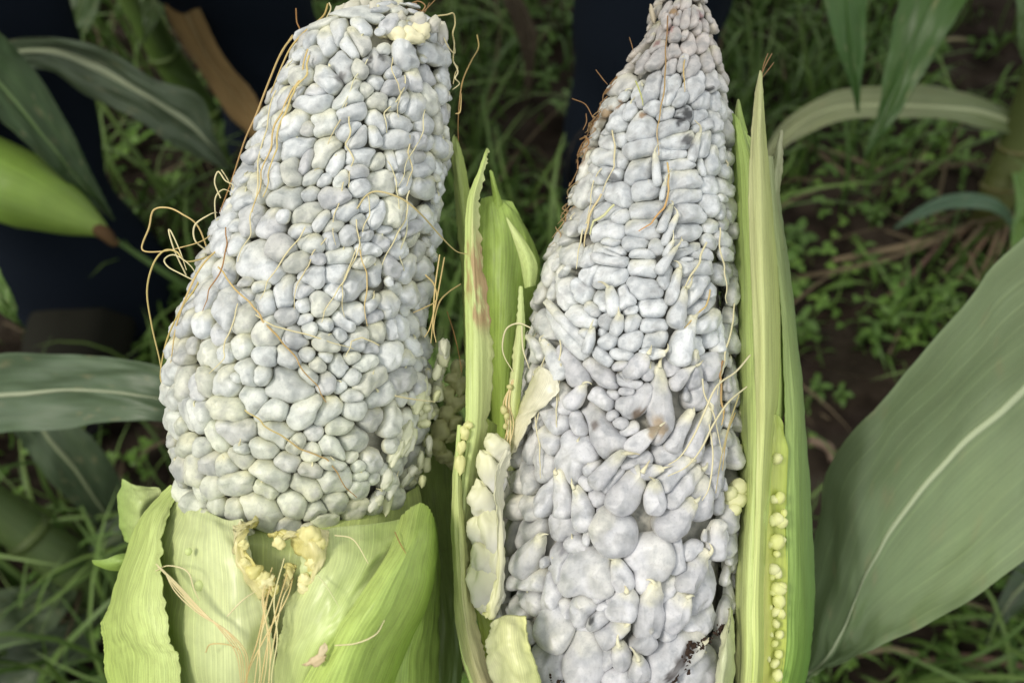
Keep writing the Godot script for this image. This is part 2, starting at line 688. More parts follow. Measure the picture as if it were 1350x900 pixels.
var left_kernels_0 := [
	[480,8.5,6.8,502.2,20.5,6.8,1], [513.8,23.9,10.2,517.9,23.9,10.2,1], [529.9,30.7,6.1,532.4,30.7,6.1,1], [553.3,29,8.5,558.5,35.8,8.5,1], [573.8,34.1,6.8,573.8,44.3,6.8,1], [469.8,23.9,7.5,476.6,37.5,7.5,1],
	[452.8,47.7,9.5,464.7,64.8,9.5,1], [463,40.9,8.5,480,63.1,8.5,1], [418.7,44.3,9.5,425.5,56.3,9.5,1], [437.4,32.4,8.2,444.2,46,8.2,1], [397.3,73.3,13,402.5,73.3,13,1], [440.8,76.7,17,449.3,85.2,17,1],
	[469.8,85.2,10.2,476.6,88.6,10.2,1], [492.1,76.7,16.4,498.6,76.7,16.4,1], [504.1,64.8,7.5,507.1,64.8,7.5,1], [541.4,76.7,10.2,534.6,64.8,10.2,1], [572.1,64.8,8.2,585.7,69.9,8.2,1], [384.6,92.1,8.2,398.2,98.9,8.2,1],
	[430.6,102.3,15.3,425.5,95.5,15.3,1], [405,115.9,10.2,415.3,119.3,10.2,1], [398.2,131.3,10.9,418.7,131.3,10.9,1], [452.8,129.6,13.6,466.4,119.3,17,1], [477.6,115.9,11.9,482.4,115.9,11.9,1], [468.1,143.2,13,452.8,150,13,1],
	[495.4,102.3,10.2,500.5,105.7,10.2,1], [515.8,112.5,10.2,531.2,109.1,10.2,1], [520.9,95.5,8.5,524.4,95.5,8.5,1], [497.1,129.6,11.9,503.9,131.3,11.9,1], [519.4,134.7,7.5,522.4,134.7,7.5,1], [549.9,131.3,11.9,548.2,139.8,11.9,1],
	[541.4,126.2,8.5,536.3,136.4,8.5,1], [549.9,98.9,7.5,553.3,112.5,7.5,1], [572.1,126.2,11.3,577.2,136.4,11.3,1], [587.8,122.7,6.8,590.5,122.7,6.8,1], [384.6,153.4,11.9,377.7,170.5,11.9,1], [418.7,160.2,13,435.7,158.5,13,1],
	[457,168.8,13,462.2,168.8,13,1], [399.9,167.1,8.5,403.3,167.1,8.5,1], [497.1,150,10.2,507.3,163.7,10.2,1], [526.1,156.8,10.9,541.4,162,10.9,1], [520.9,179,11.9,532.9,180.7,11.9,1], [568.7,160.2,9.5,565.3,167.1,9.5,1],
	[582.3,153.4,6.1,580.6,163.7,6.1,1], [556.4,184.1,10.2,560.5,184.1,10.2,1], [572.4,185.8,6.8,575.2,185.8,6.8,1], [594.3,163.7,5.1,594.3,177.3,5.1,1], [377.7,190.9,13.6,391.4,190.9,13.6,1], [425.5,192.6,17.7,422.1,201.2,17.7,1],
	[442.5,204.6,11.9,439.1,218.2,11.9,1], [473.2,177.3,13,469.8,185.8,13,1], [493.7,170.5,6.8,497.1,184.1,6.8,1], [469.8,202.9,13.6,481.7,204.6,13.6,1], [500.3,211.4,9.5,504.1,211.4,9.5,1], [532.2,208,11.9,537,208,11.9,1],
	[519.2,201.2,6.1,520.9,218.2,6.1,1], [399.9,202.9,10.2,394.8,218.2,10.2,1], [405,231.8,8.5,415.3,228.4,8.5,1], [376,218.2,10.9,381.2,235.3,10.9,1], [353.9,201.2,10.2,350.5,190.9,10.2,1], [343.7,221.6,10.9,360.7,235.3,10.9,1],
	[423.8,231.8,8.5,427.2,231.8,8.5,1], [473.2,223.3,10.9,463,225,10.9,1], [503.9,235.3,13,514.1,235.3,13,1], [449.3,238.7,8.5,456.2,228.4,8.5,1], [471.2,245.5,10.2,475.3,245.5,10.2,1], [526.4,235.3,6.8,529.1,235.3,6.8,1],
	[538,245.5,5.1,546.5,231.8,5.1,1], [556.7,204.6,8.5,560.2,204.6,8.5,1], [558.5,225,9.5,561.9,223.3,9.5,1], [558.5,242.1,8.5,572.1,245.5,8.5,1], [365.8,254,14.3,384.6,262.5,14.3,1], [399.7,255.7,9.5,403.5,255.7,9.5,1],
	[398.2,276.2,14.3,408.4,279.6,14.3,1], [432.3,259.1,13,449.3,259.1,13,1], [449.3,279.6,11.9,466.4,272.8,11.9,1], [493.7,265.9,8.9,483.4,269.3,8.9,1], [503.9,279.6,11.9,493.7,289.8,11.9,1], [524.4,276.2,13,522.7,286.4,13,1],
	[548.2,279.6,10.9,538,289.8,10.9,1], [353.9,283,13,350.5,293.2,13,1], [367.7,283,7.5,370.7,283,7.5,1], [425.5,286.4,9.5,418.7,293.2,9.5,1], [437.1,296.6,10.2,441.2,296.6,10.2,1], [391.4,301.7,10.2,401.6,301.7,10.2,1],
	[476.6,289.8,9.5,483.4,300,9.5,1], [546.2,301.7,10.2,550.3,301.7,10.2,1], [512.4,303.4,8.5,515.8,303.4,8.5,1], [330,238.7,10.2,336.8,248.9,10.2,1], [316.4,211.4,9.5,314.7,231.8,9.5,1], [306.2,259.1,10.2,319.8,262.5,10.2,1],
	[295.9,276.2,9.5,292.5,289.8,9.5,1], [316.4,276.2,9.5,323.2,293.2,9.5,1], [280.6,289.8,8.5,284,289.8,8.5,1], [304.7,296.6,7.5,307.7,296.6,7.5,1],
]
var left_kernels_1 := [
	[282.3,310.2,10.2,289.1,320.5,10.2,1], [299.3,313.6,8.2,304.4,320.5,8.2,1], [326.6,340.9,18.8,353.9,359.7,10.9,1], [357.3,327.3,11.9,374.3,330.7,11.9,1], [415.3,322.2,10.9,401.6,317,10.9,1], [435.7,310.2,9.5,440.8,320.5,9.5,1],
	[459,310.2,11.3,463.5,310.2,11.3,1], [481.5,308.5,9.5,485.4,308.5,9.5,1], [384.6,342.6,10.2,394.8,344.3,10.2,1], [415.3,339.2,6.8,422.1,342.6,6.8,1], [415.3,361.4,14.3,411.8,364.8,14.3,1], [442.5,337.5,10.2,459.6,334.1,10.2,1],
	[449.3,359.7,13,442.5,358,13,1], [483.4,344.3,9.5,490.3,340.9,9.5,1], [480,327.3,8.5,497.1,329,8.5,1], [505.4,317,9.5,509.2,317,9.5,1], [519.2,310.2,8.5,522.7,310.2,8.5,1], [532.7,329,9.5,536.5,329,9.5,1],
	[548.2,313.6,7.5,553.3,310.2,7.5,1], [469.8,375,15.3,480,368.2,15.3,1], [500.5,359.7,10.9,503.9,356.3,10.9,1], [517.5,351.1,8.5,527.8,356.3,8.5,1], [544.8,351.1,10.2,538,361.4,10.2,1], [489,390.4,6.1,491.5,390.4,6.1,1],
	[493.7,402.3,8.5,497.1,400.6,8.5,1], [529.8,378.4,6.8,532.5,378.4,6.8,1], [370.9,378.4,12.3,372.6,390.4,15,1], [395.8,381.8,11.9,400.6,381.8,11.9,1], [415.3,398.9,13.6,432.3,402.3,13.6,1], [399.2,402.3,12.3,404.1,402.3,12.3,1],
	[439.1,381.8,8.5,445.9,386.9,8.5,1], [347.1,405.7,11.6,342,389.3,8.9,1], [338.7,378.4,7.5,341.7,378.4,7.5,1], [318.6,371.6,6.1,321,371.6,6.1,1], [316.4,385.2,8.5,318.1,392.1,8.5,1], [292.5,412.5,15.3,285.7,395.5,11.6,1],
	[261.8,378.4,10.2,265.2,392.1,10.2,1], [251.6,361.4,8.5,249.9,375,8.5,1], [319.8,412.5,13,319.8,422.7,13,1], [370.9,417.6,11.6,384.6,414.2,10.2,1], [399.9,419.3,8.5,403.3,419.3,8.5,1], [459.6,417.6,13.6,473.2,412.5,13.6,1],
	[463,427.9,10.2,452.8,419.3,10.2,1], [347.1,439.8,19.8,350.5,436.4,19.8,1], [343.7,467.1,14.3,350.5,467.1,14.3,1], [391.4,446.6,16.4,384.6,450,16.4,1], [406.3,436.4,10.9,410.6,436.4,10.9,1], [428.6,429.6,10.2,432.6,429.6,10.2,1],
	[432.3,450,13,425.5,446.6,13,1], [450.8,439.8,9.5,454.7,439.8,9.5,1], [473.2,451.7,13.6,480,450,13.6,1], [500.5,415.9,8.2,507.3,412.5,8.2,1], [520.9,398.9,10.9,514.1,405.7,10.9,1], [505.6,434.7,9.5,500.5,439.8,9.5,1],
	[520.9,429.6,6.8,520.9,439.8,6.8,1], [532.5,431.3,10.2,536.6,431.3,10.2,1], [258.4,422.7,8.9,260.1,433,8.9,1], [275.5,436.4,10.2,278.9,443.2,10.2,1], [261.8,463.7,14.3,268.6,473.9,14.3,1], [287.2,467.1,9.5,291,467.1,9.5,1],
	[316.4,453.4,11.6,313,460.2,11.6,1], [319.8,487.5,13.6,326.6,494.3,13.6,1], [337.9,494.3,11.9,342.6,494.3,11.9,1], [231.1,460.2,9.5,232.8,470.5,9.5,1], [374.3,467.1,15.3,381.2,473.9,15.3,1], [370.9,501.2,21.1,388,511.4,21.1,1],
	[399.7,467.1,9.5,403.5,467.1,9.5,1], [401.6,490.9,10.2,411.8,497.7,10.2,1], [418.5,482.4,9.5,422.3,482.4,9.5,1], [431.6,504.6,11.9,436.4,504.6,11.9,1], [430.8,470.5,7.5,433.8,470.5,7.5,1], [450.2,484.1,13,455.3,484.1,13,1],
	[451.1,509.7,8.5,454.5,509.7,8.5,1], [473.2,470.5,8.5,466.4,473.9,8.5,1], [493.7,473.9,10.2,480,484.1,10.2,1], [491.8,458.5,9.5,495.6,458.5,9.5,1], [520.9,470.5,13.6,524.4,463.7,13.6,1], [467.4,496,11.9,472.2,496,11.9,1],
	[497.1,501.2,14.3,483.4,508,14.3,1], [473.2,521.6,8.5,463,521.6,8.5,1], [510.7,518.2,12.3,500.5,528.4,12.3,1], [531.2,501.2,10.2,541.4,490.9,10.2,1], [536.3,473.9,8.5,539.7,473.9,8.5,1], [261.8,504.6,11.6,261.8,490.9,8.9,1],
	[285.7,511.4,15.3,292.5,501.2,15.3,1], [304.8,497.7,6.8,307.5,497.7,6.8,1], [323.2,525,13.6,330,531.8,13.6,1], [248.2,504.6,7.5,251.6,521.6,7.5,1], [282.3,535.3,14.3,299.3,545.5,14.3,1], [398.2,545.5,17,408.4,542.1,17,1],
	[364.1,542.1,13,343.7,545.5,13,1], [442.5,538.7,13,425.5,548.9,13,1], [468.8,542.1,13.6,474.2,542.1,13.6,1], [493.7,552.3,14.3,503.9,548.9,14.3,1], [520.9,559.1,10.9,524.4,545.5,10.9,1], [445.9,562.5,11.9,463,562.5,11.9,1],
	[469.8,583,19.8,473.2,579.6,19.8,1], [350.5,569.3,17,370.9,579.6,17,1], [382.1,586.4,12.3,387,586.4,12.3,1], [289.1,565.9,14.3,316.4,572.8,14.3,1], [333.4,589.8,13.6,350.5,593.2,13.6,1], [314.5,593.2,9.5,318.3,593.2,9.5,1],
	[268.6,569.3,10.2,278.9,586.4,10.2,1], [409.8,596.6,10.2,413.9,596.6,10.2,1], [435.7,589.8,13,452.8,600,13,1], [413.3,572.8,9.5,417.2,572.8,9.5,1], [248.2,538.7,11.9,255,552.3,11.9,1], [234.6,538.7,9.5,238,552.3,9.5,1],
	[231.1,490.9,9.5,231.1,511.4,9.5,1], [235.9,589.8,10.2,240,589.8,10.2,1], [256.7,593.2,8.5,260.1,593.2,8.5,1],
]
var left_kernels_2 := [
	[266.3,611.1,12.7,271.4,611.1,12.7,1], [288.4,614.8,10.9,292.8,614.8,10.9,1], [310.1,603.9,11.6,314.7,603.9,11.6,1], [323.3,636.6,10.9,301.5,636.6,10.9,1], [345,625.7,18.9,359.6,632.9,18.9,1], [352.3,647.4,12.7,337.8,640.2,12.7,1],
	[371.2,611.1,14.5,377,611.1,14.5,1], [399.5,640.2,17.4,410.4,647.4,17.4,1], [388.6,662,17.4,377.7,665.6,17.4,1], [334.2,669.2,17.4,352.3,680.1,17.4,1], [435.8,632.9,18.1,446.7,631.1,18.1,1], [435.8,611.1,11.6,446.7,614.8,11.6,1],
	[403.1,622,9.1,421.3,623.9,9.1,1], [439.4,662,13.8,446.7,662,13.8,1], [418.7,672.9,12.7,423.8,672.9,12.7,1], [297.9,676.5,10.2,305.1,674.7,10.2,1], [266.8,640.2,10.2,270.9,640.2,10.2,1], [243.4,607.5,10.9,247,625.7,10.9,1],
	[371.9,694.6,10.9,376.3,694.6,10.9,1], [439.4,685.6,7.3,421.3,683.7,7.3,1], [473.7,643.8,10.2,477.7,643.8,10.2,1], [477.7,629.3,8,480.9,629.3,8,1], [466.6,600.3,9.1,470.3,600.3,9.1,1], [476.1,614.8,7.3,479,614.8,7.3,1],
	[491.7,607.5,10.9,496,607.5,10.9,1],
]
var right_kernels_0 := [
	[872,12,6,874,4,3.6,1], [886,16,7,884,10,4,1], [893.1,3,4.4,894.9,3,4.4,1], [904,8,5,905,2,5,1], [892,26,6,894,18,6,1], [878,30,5.6,877,22,5.6,1],
	[906,26,7,907,14,5.6,1], [916,28,7,920,12,5,1], [926.2,14,4,927.8,14,4,1], [924,36,7,926,28,4.4,1], [935,36,4.4,936,30,4.4,1], [858,18,2.8,858,12,2.8,1],
	[888,47,7.6,888.6,37,4.8,1], [873.9,46,5.6,876.1,46,5.6,1], [866,42,5.6,868,36,5.6,1], [852,42,5,855,36,5,1], [888,68,10.4,887,56,6,1], [865,62,8,868,57,8,1],
	[913,58,10.4,915,43,6.8,1], [931,58,7.6,932,48,5.6,1], [904,46,4.4,907,42,4.4,1], [860,80,9.6,866,68,9.6,1], [884,86,9.6,888,77,8.8,1], [918,88,10,925,75,7.2,1],
	[938,82,7.6,940,66,5.6,1], [947,76,4.8,946,66,4.8,1], [844,84,7,846,76,7,1], [832,72,7,840,60,7,1], [826,82,7,822,88,7,1], [812.6,96,7,815.4,96,7,1],
	[852,118,15,858,95,10.4,1], [840,122,9,836,116,9,1], [858,140,10,862,140,10,1], [884,124,12,884,102,9.6,1], [900,84,6,902,76,6,1], [920,118,12.4,926.4,96,6,1],
	[946,112,9,948,92,6,1], [957,114,4,956,104,4,1], [896,132,8.4,900,124,8.4,1], [876,147,8,884,146,8,1], [900,148,10,910,146,10,1], [880,166,10,898,160,9,1],
	[928,132,9,936,128,9,1], [928,150,10,932,150,10,1], [950,130,8,950,124,8,1], [818,116,10,806,112,10,1], [819,124,5,821,124,5,1], [796,136,8,804,132,8,1],
	[793,146,5,795,146,5,1], [808,164,11,812,144,5.6,1], [826,148,7,824,140,7,1], [844,168,15,846,154,11,1], [782,158,6,780,164,6,1], [790.6,176,7,793.4,176,7,1],
	[932,166,8,936,160,8,1], [952,152,7,952,164,7,1],
]
var right_kernels_1 := [
	[836,193,12,852,190,11,1], [832,226,15.6,848,218,14.4,1], [840,248,12,862,244,12,1], [798,186,9,790,178,9,1], [814,182,6,804,178,6,1], [786,208,11,810,214,8,1],
	[804,228,10,790,222,10,1], [784.4,234,8,787.6,234,8,1], [774.8,220,6,777.2,220,6,1], [763,252,12.4,766,240,8.8,1], [814,256,15,800,248,11.6,1], [780.2,252,9,783.8,252,9,1],
	[840,276,11.2,860,274,10.8,1], [838,298,11.6,860,300,10.8,1], [832,320,11,848,323,8.4,1], [860.4,326,8,863.6,326,8,1], [784,276,10,806,280,9,1], [810,284,9,816,286,9,1],
	[796,302,14,806,304,12.4,1], [806,322,7.2,796,318,7.2,1], [784,328,10,812,337,7.2,1], [890,186,11,912,186,9,1], [880,202,7,904,202,7,1], [880,215,8.4,912,212,8.4,1],
	[916,206,7,922,178,3.6,2], [888,236,12,920,234,12,1], [894,257,9.6,926,256,9.6,1], [908,280,13.6,926,280,13.6,1], [906,304,13,922,300,12,1], [896,320,6,908,322,6,1],
	[904,332,8,928,328,8,1], [932,194,10,936,178,10,1], [954.4,182,8,957.6,182,8,1], [944,214,10,948,198,6,1], [960,204,5,961,196,5,1], [942,244,10,946,244,10,1],
	[939.8,268,11,944.2,268,11,1], [932,226,3.6,931,210,3.6,1], [961,226,5,963,226,5,1], [954,280,5,956,272,5,1], [867,238,6,863.6,204,2.8,2], [873,260,4,876,242,2,2],
	[874,298,7.2,885,272,3.2,2], [878,316,6,890,286,2.8,2], [880,334,6,885,320,2.4,2], [750,290,8,740,280,8,1], [754,300,7,742,290,7,1], [740,320,8,730,308,8,1],
	[766,280,6,768,296,6,1],
]
var right_kernels_2 := [
	[784.8,333.8,8,817,344.1,8.7,1], [794,324.6,6.9,817,331.5,6.9,1], [771,343,9.2,768.7,329.2,4.6,1], [748.1,340.7,8.7,734.3,324.6,8.7,1], [768.7,365.9,11.5,771,359,11.5,1], [791.7,362.5,12.4,812.4,362.5,12.4,1],
	[842.2,351,12.6,862.9,354.4,10.3,1], [839.9,331.5,8,858.3,331.5,8,1], [872.1,352.1,8,887,329.2,3.2,2], [918,331.5,8.7,934.1,333.8,8.7,1], [906.5,351,9.6,931.8,349.9,9.6,1], [904.2,341.8,4.6,913.4,341.8,4.6,1],
	[837.6,377.4,14.9,867.5,379.7,12.6,1], [876.7,372.8,9.2,881.3,361.3,9.2,1], [889.3,391.2,9.2,896.2,356.7,4.1,2], [823.8,391.2,14.9,821.5,384.3,11.5,1], [808.9,407.3,8.3,805.5,382,4.6,2], [784.8,395.8,11.5,794,399.2,11.5,1],
	[757.3,379.7,10.3,766.4,388.9,8.7,1], [829.1,409.6,8,832.3,409.6,8,1], [858.3,405,14.2,874.4,405,12.6,1], [918,382,16.1,927.2,375.1,13.8,1], [938.9,388.9,10.3,943,388.9,10.3,1], [927.2,411.8,11.5,945.5,391.2,10.3,1],
	[892.7,418.7,11.5,903.8,382,4.6,2], [796.3,424.5,10.3,798.6,421,9.2,1], [812.4,432.5,8.7,817,418.7,4.6,2], [833,424.5,13.8,835.3,423.3,11.5,1], [773.3,405,8,780.2,409.6,8,1], [853.7,429.1,8.7,872.1,427.9,8.7,1],
	[761.8,439.4,6.4,768.7,439.4,6.4,1], [788,437.1,6.9,790.8,437.1,6.9,1], [732,363.6,10.3,743.5,398.1,10.3,1], [748.1,411.8,10.3,777.9,425.6,6.9,1], [738.9,361.3,4.6,750.4,354.4,4.6,2], [764.1,462.4,9.2,717.1,407.3,5.1,1],
	[764.1,448.6,6.9,724,399.2,3.2,2], [704.4,423.3,8,715.9,446.3,8,1], [795.1,452,10.1,800.9,448.6,10.3,1], [826.1,452,11.5,837.6,446.3,11.5,1], [858.3,450.9,11.5,872.1,441.7,8.3,1], [810.1,467,7.3,826.1,469.3,7.3,1],
	[812.4,483,6.9,826.1,480.7,6.9,1], [784.8,462.4,6.9,800.9,476.1,6.9,1], [775.6,457.8,7.3,782.5,434.8,3.7,2], [837.6,485.3,13.3,851.4,469.3,9.2,2], [851.4,468.1,9.2,869.8,465.8,5.1,2], [899.6,462.4,17.2,912.3,421,5.1,2],
	[913.4,455.5,13.8,927.2,453.2,12.6,1], [929.5,427.9,11.5,945.5,423.3,11.5,1], [948.1,444,10.3,952.2,444,10.3,1], [918,496.8,14.9,913.4,467,6.4,2], [892.7,503.7,10.3,912.3,483,3.7,2], [888.1,489.9,11.5,892.7,489.9,11.5,1],
	[854.5,489.9,7.3,857.5,489.9,7.3,1], [828.4,503.7,10.3,821.5,496.8,10.3,1], [805.5,503.7,14.2,773.3,480.7,8.7,1], [766.4,506,12.6,735.4,467,7.3,1], [736.6,489.9,9.2,718.2,450.9,4.1,2], [711.3,467,6.9,703.3,444,2.8,2],
	[693,489.9,6.9,688.4,469.3,3.2,1], [938.7,485.3,11.9,966.2,462.4,4.6,1], [954.7,457.8,6.4,961.6,421,6.4,1],
]
var right_kernels_3 := [
	[755.1,526.4,12.7,768.6,506.9,3.4,2], [794.2,526.4,14.7,782,521.6,10.3,1], [816.2,500.8,11,835.8,508.1,7.3,1], [801.6,519.1,7.3,808.9,521.6,7.3,1], [821.1,515.4,6.8,830.9,516.7,6.8,1], [826,533.8,15.2,860.2,516.7,6.8,1],
	[877.3,558.2,23.2,871.2,487.3,7.3,2], [801.6,575.3,22,772.2,546,15.2,1], [811.3,555.8,8.6,821.1,563.1,8.6,1], [804.7,550.9,8.6,808.2,550.9,8.6,1], [830.9,565.6,6.8,821.1,570.4,6.8,1], [757.6,565.6,11,751.4,552.1,7.8,1],
	[728.2,555.8,14.2,718.4,543.6,12.2,1], [735.6,536.2,11,725.8,521.6,11,1], [838.2,587.6,13.4,866.3,564.3,3.4,3], [755.1,604.7,26.4,747.8,594.9,22.5,1], [723.3,585.1,11,713.6,575.3,11,1], [772.3,619.3,11.7,777,619.3,11.7,1],
	[706.2,612,14.7,703.8,590,11.2,1], [691.6,636.4,7.3,684.2,616.9,7.3,1], [789.3,631.6,11.7,818.7,599.8,6.1,2], [796.7,641.3,12.2,821.1,615.7,10.8,1], [821.1,615.7,10.8,852.9,607.1,5.4,1], [818.7,660.9,20.8,843.1,626.7,13.4,3],
	[843.1,626.7,13.4,871.2,618.1,3.4,3], [772.2,638.9,7.3,764.9,634,7.3,1], [782.1,660.9,11.7,786.8,660.9,11.7,1], [806.4,685.3,16.6,796.7,678,16.6,1], [865.1,660.9,16.1,862.2,636.4,4.9,3], [882.2,634,13.4,909.1,609.6,8.3,2],
	[894.4,656,15.2,923.8,621.8,9.3,2], [884.7,599.8,11,894.4,597.3,11,1], [918.9,590,15.9,937.2,543.6,5.9,2], [892,582.7,12.2,910.3,543.6,4.4,2], [931.1,665.8,13.4,933.5,646.2,12.2,1], [889.6,690.2,21.5,913.5,663.3,6.4,3],
	[948.2,638.9,11,962.9,604.7,4.9,1], [958,582.7,6.1,965.3,577.8,6.1,1], [955.5,560.7,7.3,959.2,548.4,7.3,1], [943.3,607.1,9.8,958,590,4.9,1], [926.2,519.1,12.2,923.8,502,12.2,1], [739.2,668.2,14.2,734.3,626.7,6.4,2],
	[767.3,680.4,15.9,757.6,646.2,4.9,2], [713.6,660.9,11.7,724.6,638.9,6.4,1], [689.1,678,14.2,681.8,665.8,10.3,1], [672.2,636.4,11,676.6,636.4,11,1], [667.1,665.8,12.2,672,665.8,12.2,1], [689.1,597.3,9.8,691.6,577.8,9.8,1],
]
var right_kernels_4 := [
	[812,702.7,25.3,804,693.3,21.3,3], [737.3,696,16,737.3,680,16,1], [686.7,741.3,19.2,711.2,709.3,5.3,2], [680,704,20,688,704,20,1], [654.7,709.3,13.3,660,696,12.8,1], [722.8,746.7,19.2,730.5,746.7,19.2,1],
	[711.7,744,8,714.9,744,8,1], [761.3,760,30.7,782.7,757.3,28.8,2], [745.3,720,9.3,758.7,725.3,9.3,1], [846.7,749.3,32,857.3,741.3,29.9,2], [821.3,765.3,16.5,811.5,740,4.3,3], [820,800,21.9,824,784,15.5,2],
	[793.3,805.3,8.5,801.3,800,8.5,1], [765.3,808,20,766.7,800,17.6,2], [790.7,784,10.7,804,776,6.7,1], [790.7,818.7,12,782.7,821.3,12,2], [798.7,840,16.5,820,826.7,10.1,2], [854.7,840,26.7,856,829.3,22.4,2],
	[857.3,824,21.3,863.2,776,9.1,3], [909.3,768,15.5,930.7,732,7.5,2], [933.3,789.3,19.2,945.9,744,11.7,1], [945.3,725.3,12,946.7,696,9.6,2], [892,810.7,21.9,901.3,792,11.7,2], [881.3,786.7,12.8,892,776,12.8,1],
	[924,829.3,11.7,948,813.3,11.7,1], [880.8,840,16,887.2,840,16,1], [910.7,730.7,5.9,924,724,5.9,1], [718.7,829.3,25.6,732,837.3,23.5,2], [737.3,813.3,10.7,734.7,800,5.9,1], [769.3,832,13.3,774.7,832,13.3,1],
	[765.3,877.3,28.8,769.3,858.7,25.6,2], [714.9,878.7,18.7,722.4,878.7,18.7,1], [804,866.7,17.3,801.3,861.3,16,1], [821.3,869.3,14.9,817.3,853.3,7.5,2], [844,882.7,15.5,840.8,870.7,8.5,2], [881.3,874.7,26.7,918.7,850.7,18.7,2],
	[922,885.3,23.5,931.4,885.3,23.5,1], [883.5,898.7,16,889.9,898.7,16,1], [700,770.7,16,678.7,768,16,1], [678.7,786.7,13.3,697.3,794.7,13.3,1], [718.7,789.3,14.9,714.7,762.7,8,1], [668.3,802.7,12,673.1,802.7,12,1],
	[671.2,744,10.7,675.5,744,10.7,1], [814.7,893.3,13.3,820,893.3,13.3,1],
]

# ---------------------------------------------------------------- husks, silk and galls of the ears
func px(rows: Array) -> Array:                          # rows of flat x, y, z triples -> rows of points
	var out := []
	for r in rows:
		var line := []
		for i in range(0, r.size(), 3):
			line.append(Vector3(r[i], r[i + 1], r[i + 2]))
		out.append(line)
	return out

func two_tone(a: Color, b: Color, c: Color, d: Color) -> Callable:   # corners: top left, top right, bottom left, bottom right
	var key := rng.randf() * 300.0
	return func(u: float, v: float) -> Color:
		var q := a.lerp(b, u).lerp(c.lerp(d, u), v)
		var k := 1.0 + 0.10 * noise.get_noise_2d(u * 50.0 + key, v * 60.0) + 0.08 * noise.get_noise_2d(u * 260.0 + key, v * 14.0)
		return Color(q.r * k, q.g * k, q.b * k)

func husk(root: Node3D, n: String, rows: Array, tint: Callable, material: Material, o := {}, nu := 26, nv := 60) -> MeshInstance3D:
	var s := sheet(px(rows), nu, nv, o.get("thick", 0.0003), func(p: Vector3) -> Vector3: return local(p.x, p.y, p.z), tint, o)
	return part(root, n, s.mesh(), material)

# a thin skin lying on the ear: the third number of its points is the height over the ear's surface in pixels
func skin(root: Node3D, n: String, rows: Array, tint: Callable, material: Material, o := {}, nu := 22, nv := 50) -> void:
	var place := func(p: Vector3) -> Vector3:
		var e := to_ear(p.x, p.y)
		return ear_point(e.x, e.y, p.z)
	part(root, n, sheet(px(rows), nu, nv, o.get("thick", 0.0004), place, tint, o).mesh(), material)

func silk(root: Node3D, flat: Array, r := 0.33, color := Color(0.62, 0.47, 0.16), tip := Color(-1, 0, 0), wig := 1.0) -> void:
	var p := []
	for i in range(0, flat.size(), 3):
		p.append(local(flat[i] + rng.randf_range(-wig, wig), flat[i + 1] + rng.randf_range(-wig, wig), flat[i + 2]))
	part(root, "silk_strand", tube(p, [r * 0.00068, r * 0.00078, r * 0.00035], 5, color, (p.size() - 1) * 7, tip).mesh(), M.silk)

func silk_on_ear(root: Node3D, flat: Array, off: float, r := 0.3, color := Color(0.66, 0.55, 0.22), tip := Color(-1, 0, 0)) -> void:
	var p := []
	var key := rng.randf() * 300.0
	var last := Vector3.ZERO
	for i in range(0, flat.size(), 2):
		var here := Vector3(flat[i], flat[i + 1], 0)
		var steps := 4 if i > 0 else 1
		for k in steps:
			var q := here if i == 0 else last.lerp(here, (k + 1.0) / steps)
			var e := to_ear(q.x + rng.randf_range(-0.3, 0.3), q.y)
			p.append(ear_point(e.x + 0.06 * noise.get_noise_2d(q.x * 0.7 + 70.0 + key, q.y * 0.7), e.y, off + 2.5 * noise.get_noise_2d(q.x * 1.2 + key, q.y * 1.2)))
		last = here
	part(root, "silk_strand", tube(p, [r * 0.00068, r * 0.00078, r * 0.00035], 5, color, (p.size() - 1) * 3, tip).mesh(), M.silk)

func gall(root: Node3D, n: String, x: float, y: float, z: float, r: Vector3, deg: float, color: Color, lump := 0.25, res := 9, color2 := Color(-1, 0, 0)) -> void:
	var b := Basis(Vector3.BACK, deg_to_rad(deg))
	part(root, n, blob(local(x, y, z), r * Vector3(rng.randf_range(0.85, 1.15), rng.randf_range(0.85, 1.15), 1.0) * unit, b, color, lump, res, color2).mesh(), M.gall)

func tilted(b: Vector3) -> Transform3D:
	return Transform3D(Basis(right_dir, up_dir, -view_dir), eye + view_dir * NEAR_DIST + right_dir * b.x + up_dir * b.y - view_dir * b.z)

func shank(root: Node3D, x: float, y: float) -> void:   # the stem that carries the ear, down to the soil
	var inv := root.transform.affine_inverse()
	var top := local(x, y, 0.0)
	var w := root.transform * top
	var foot := Vector3(w.x * 1.05, -0.02, w.z + 0.05)
	var pts := [top, top + Vector3(0, -0.05, 0), inv * (w + Vector3(0, -0.16, 0.05)), inv * w.lerp(foot, 0.7), inv * foot]
	part(root, "shank", tube(pts, [0.012, 0.009, 0.010, 0.011, 0.014], 14, Color(0.22, 0.30, 0.08), 40).mesh(), M.leaf)

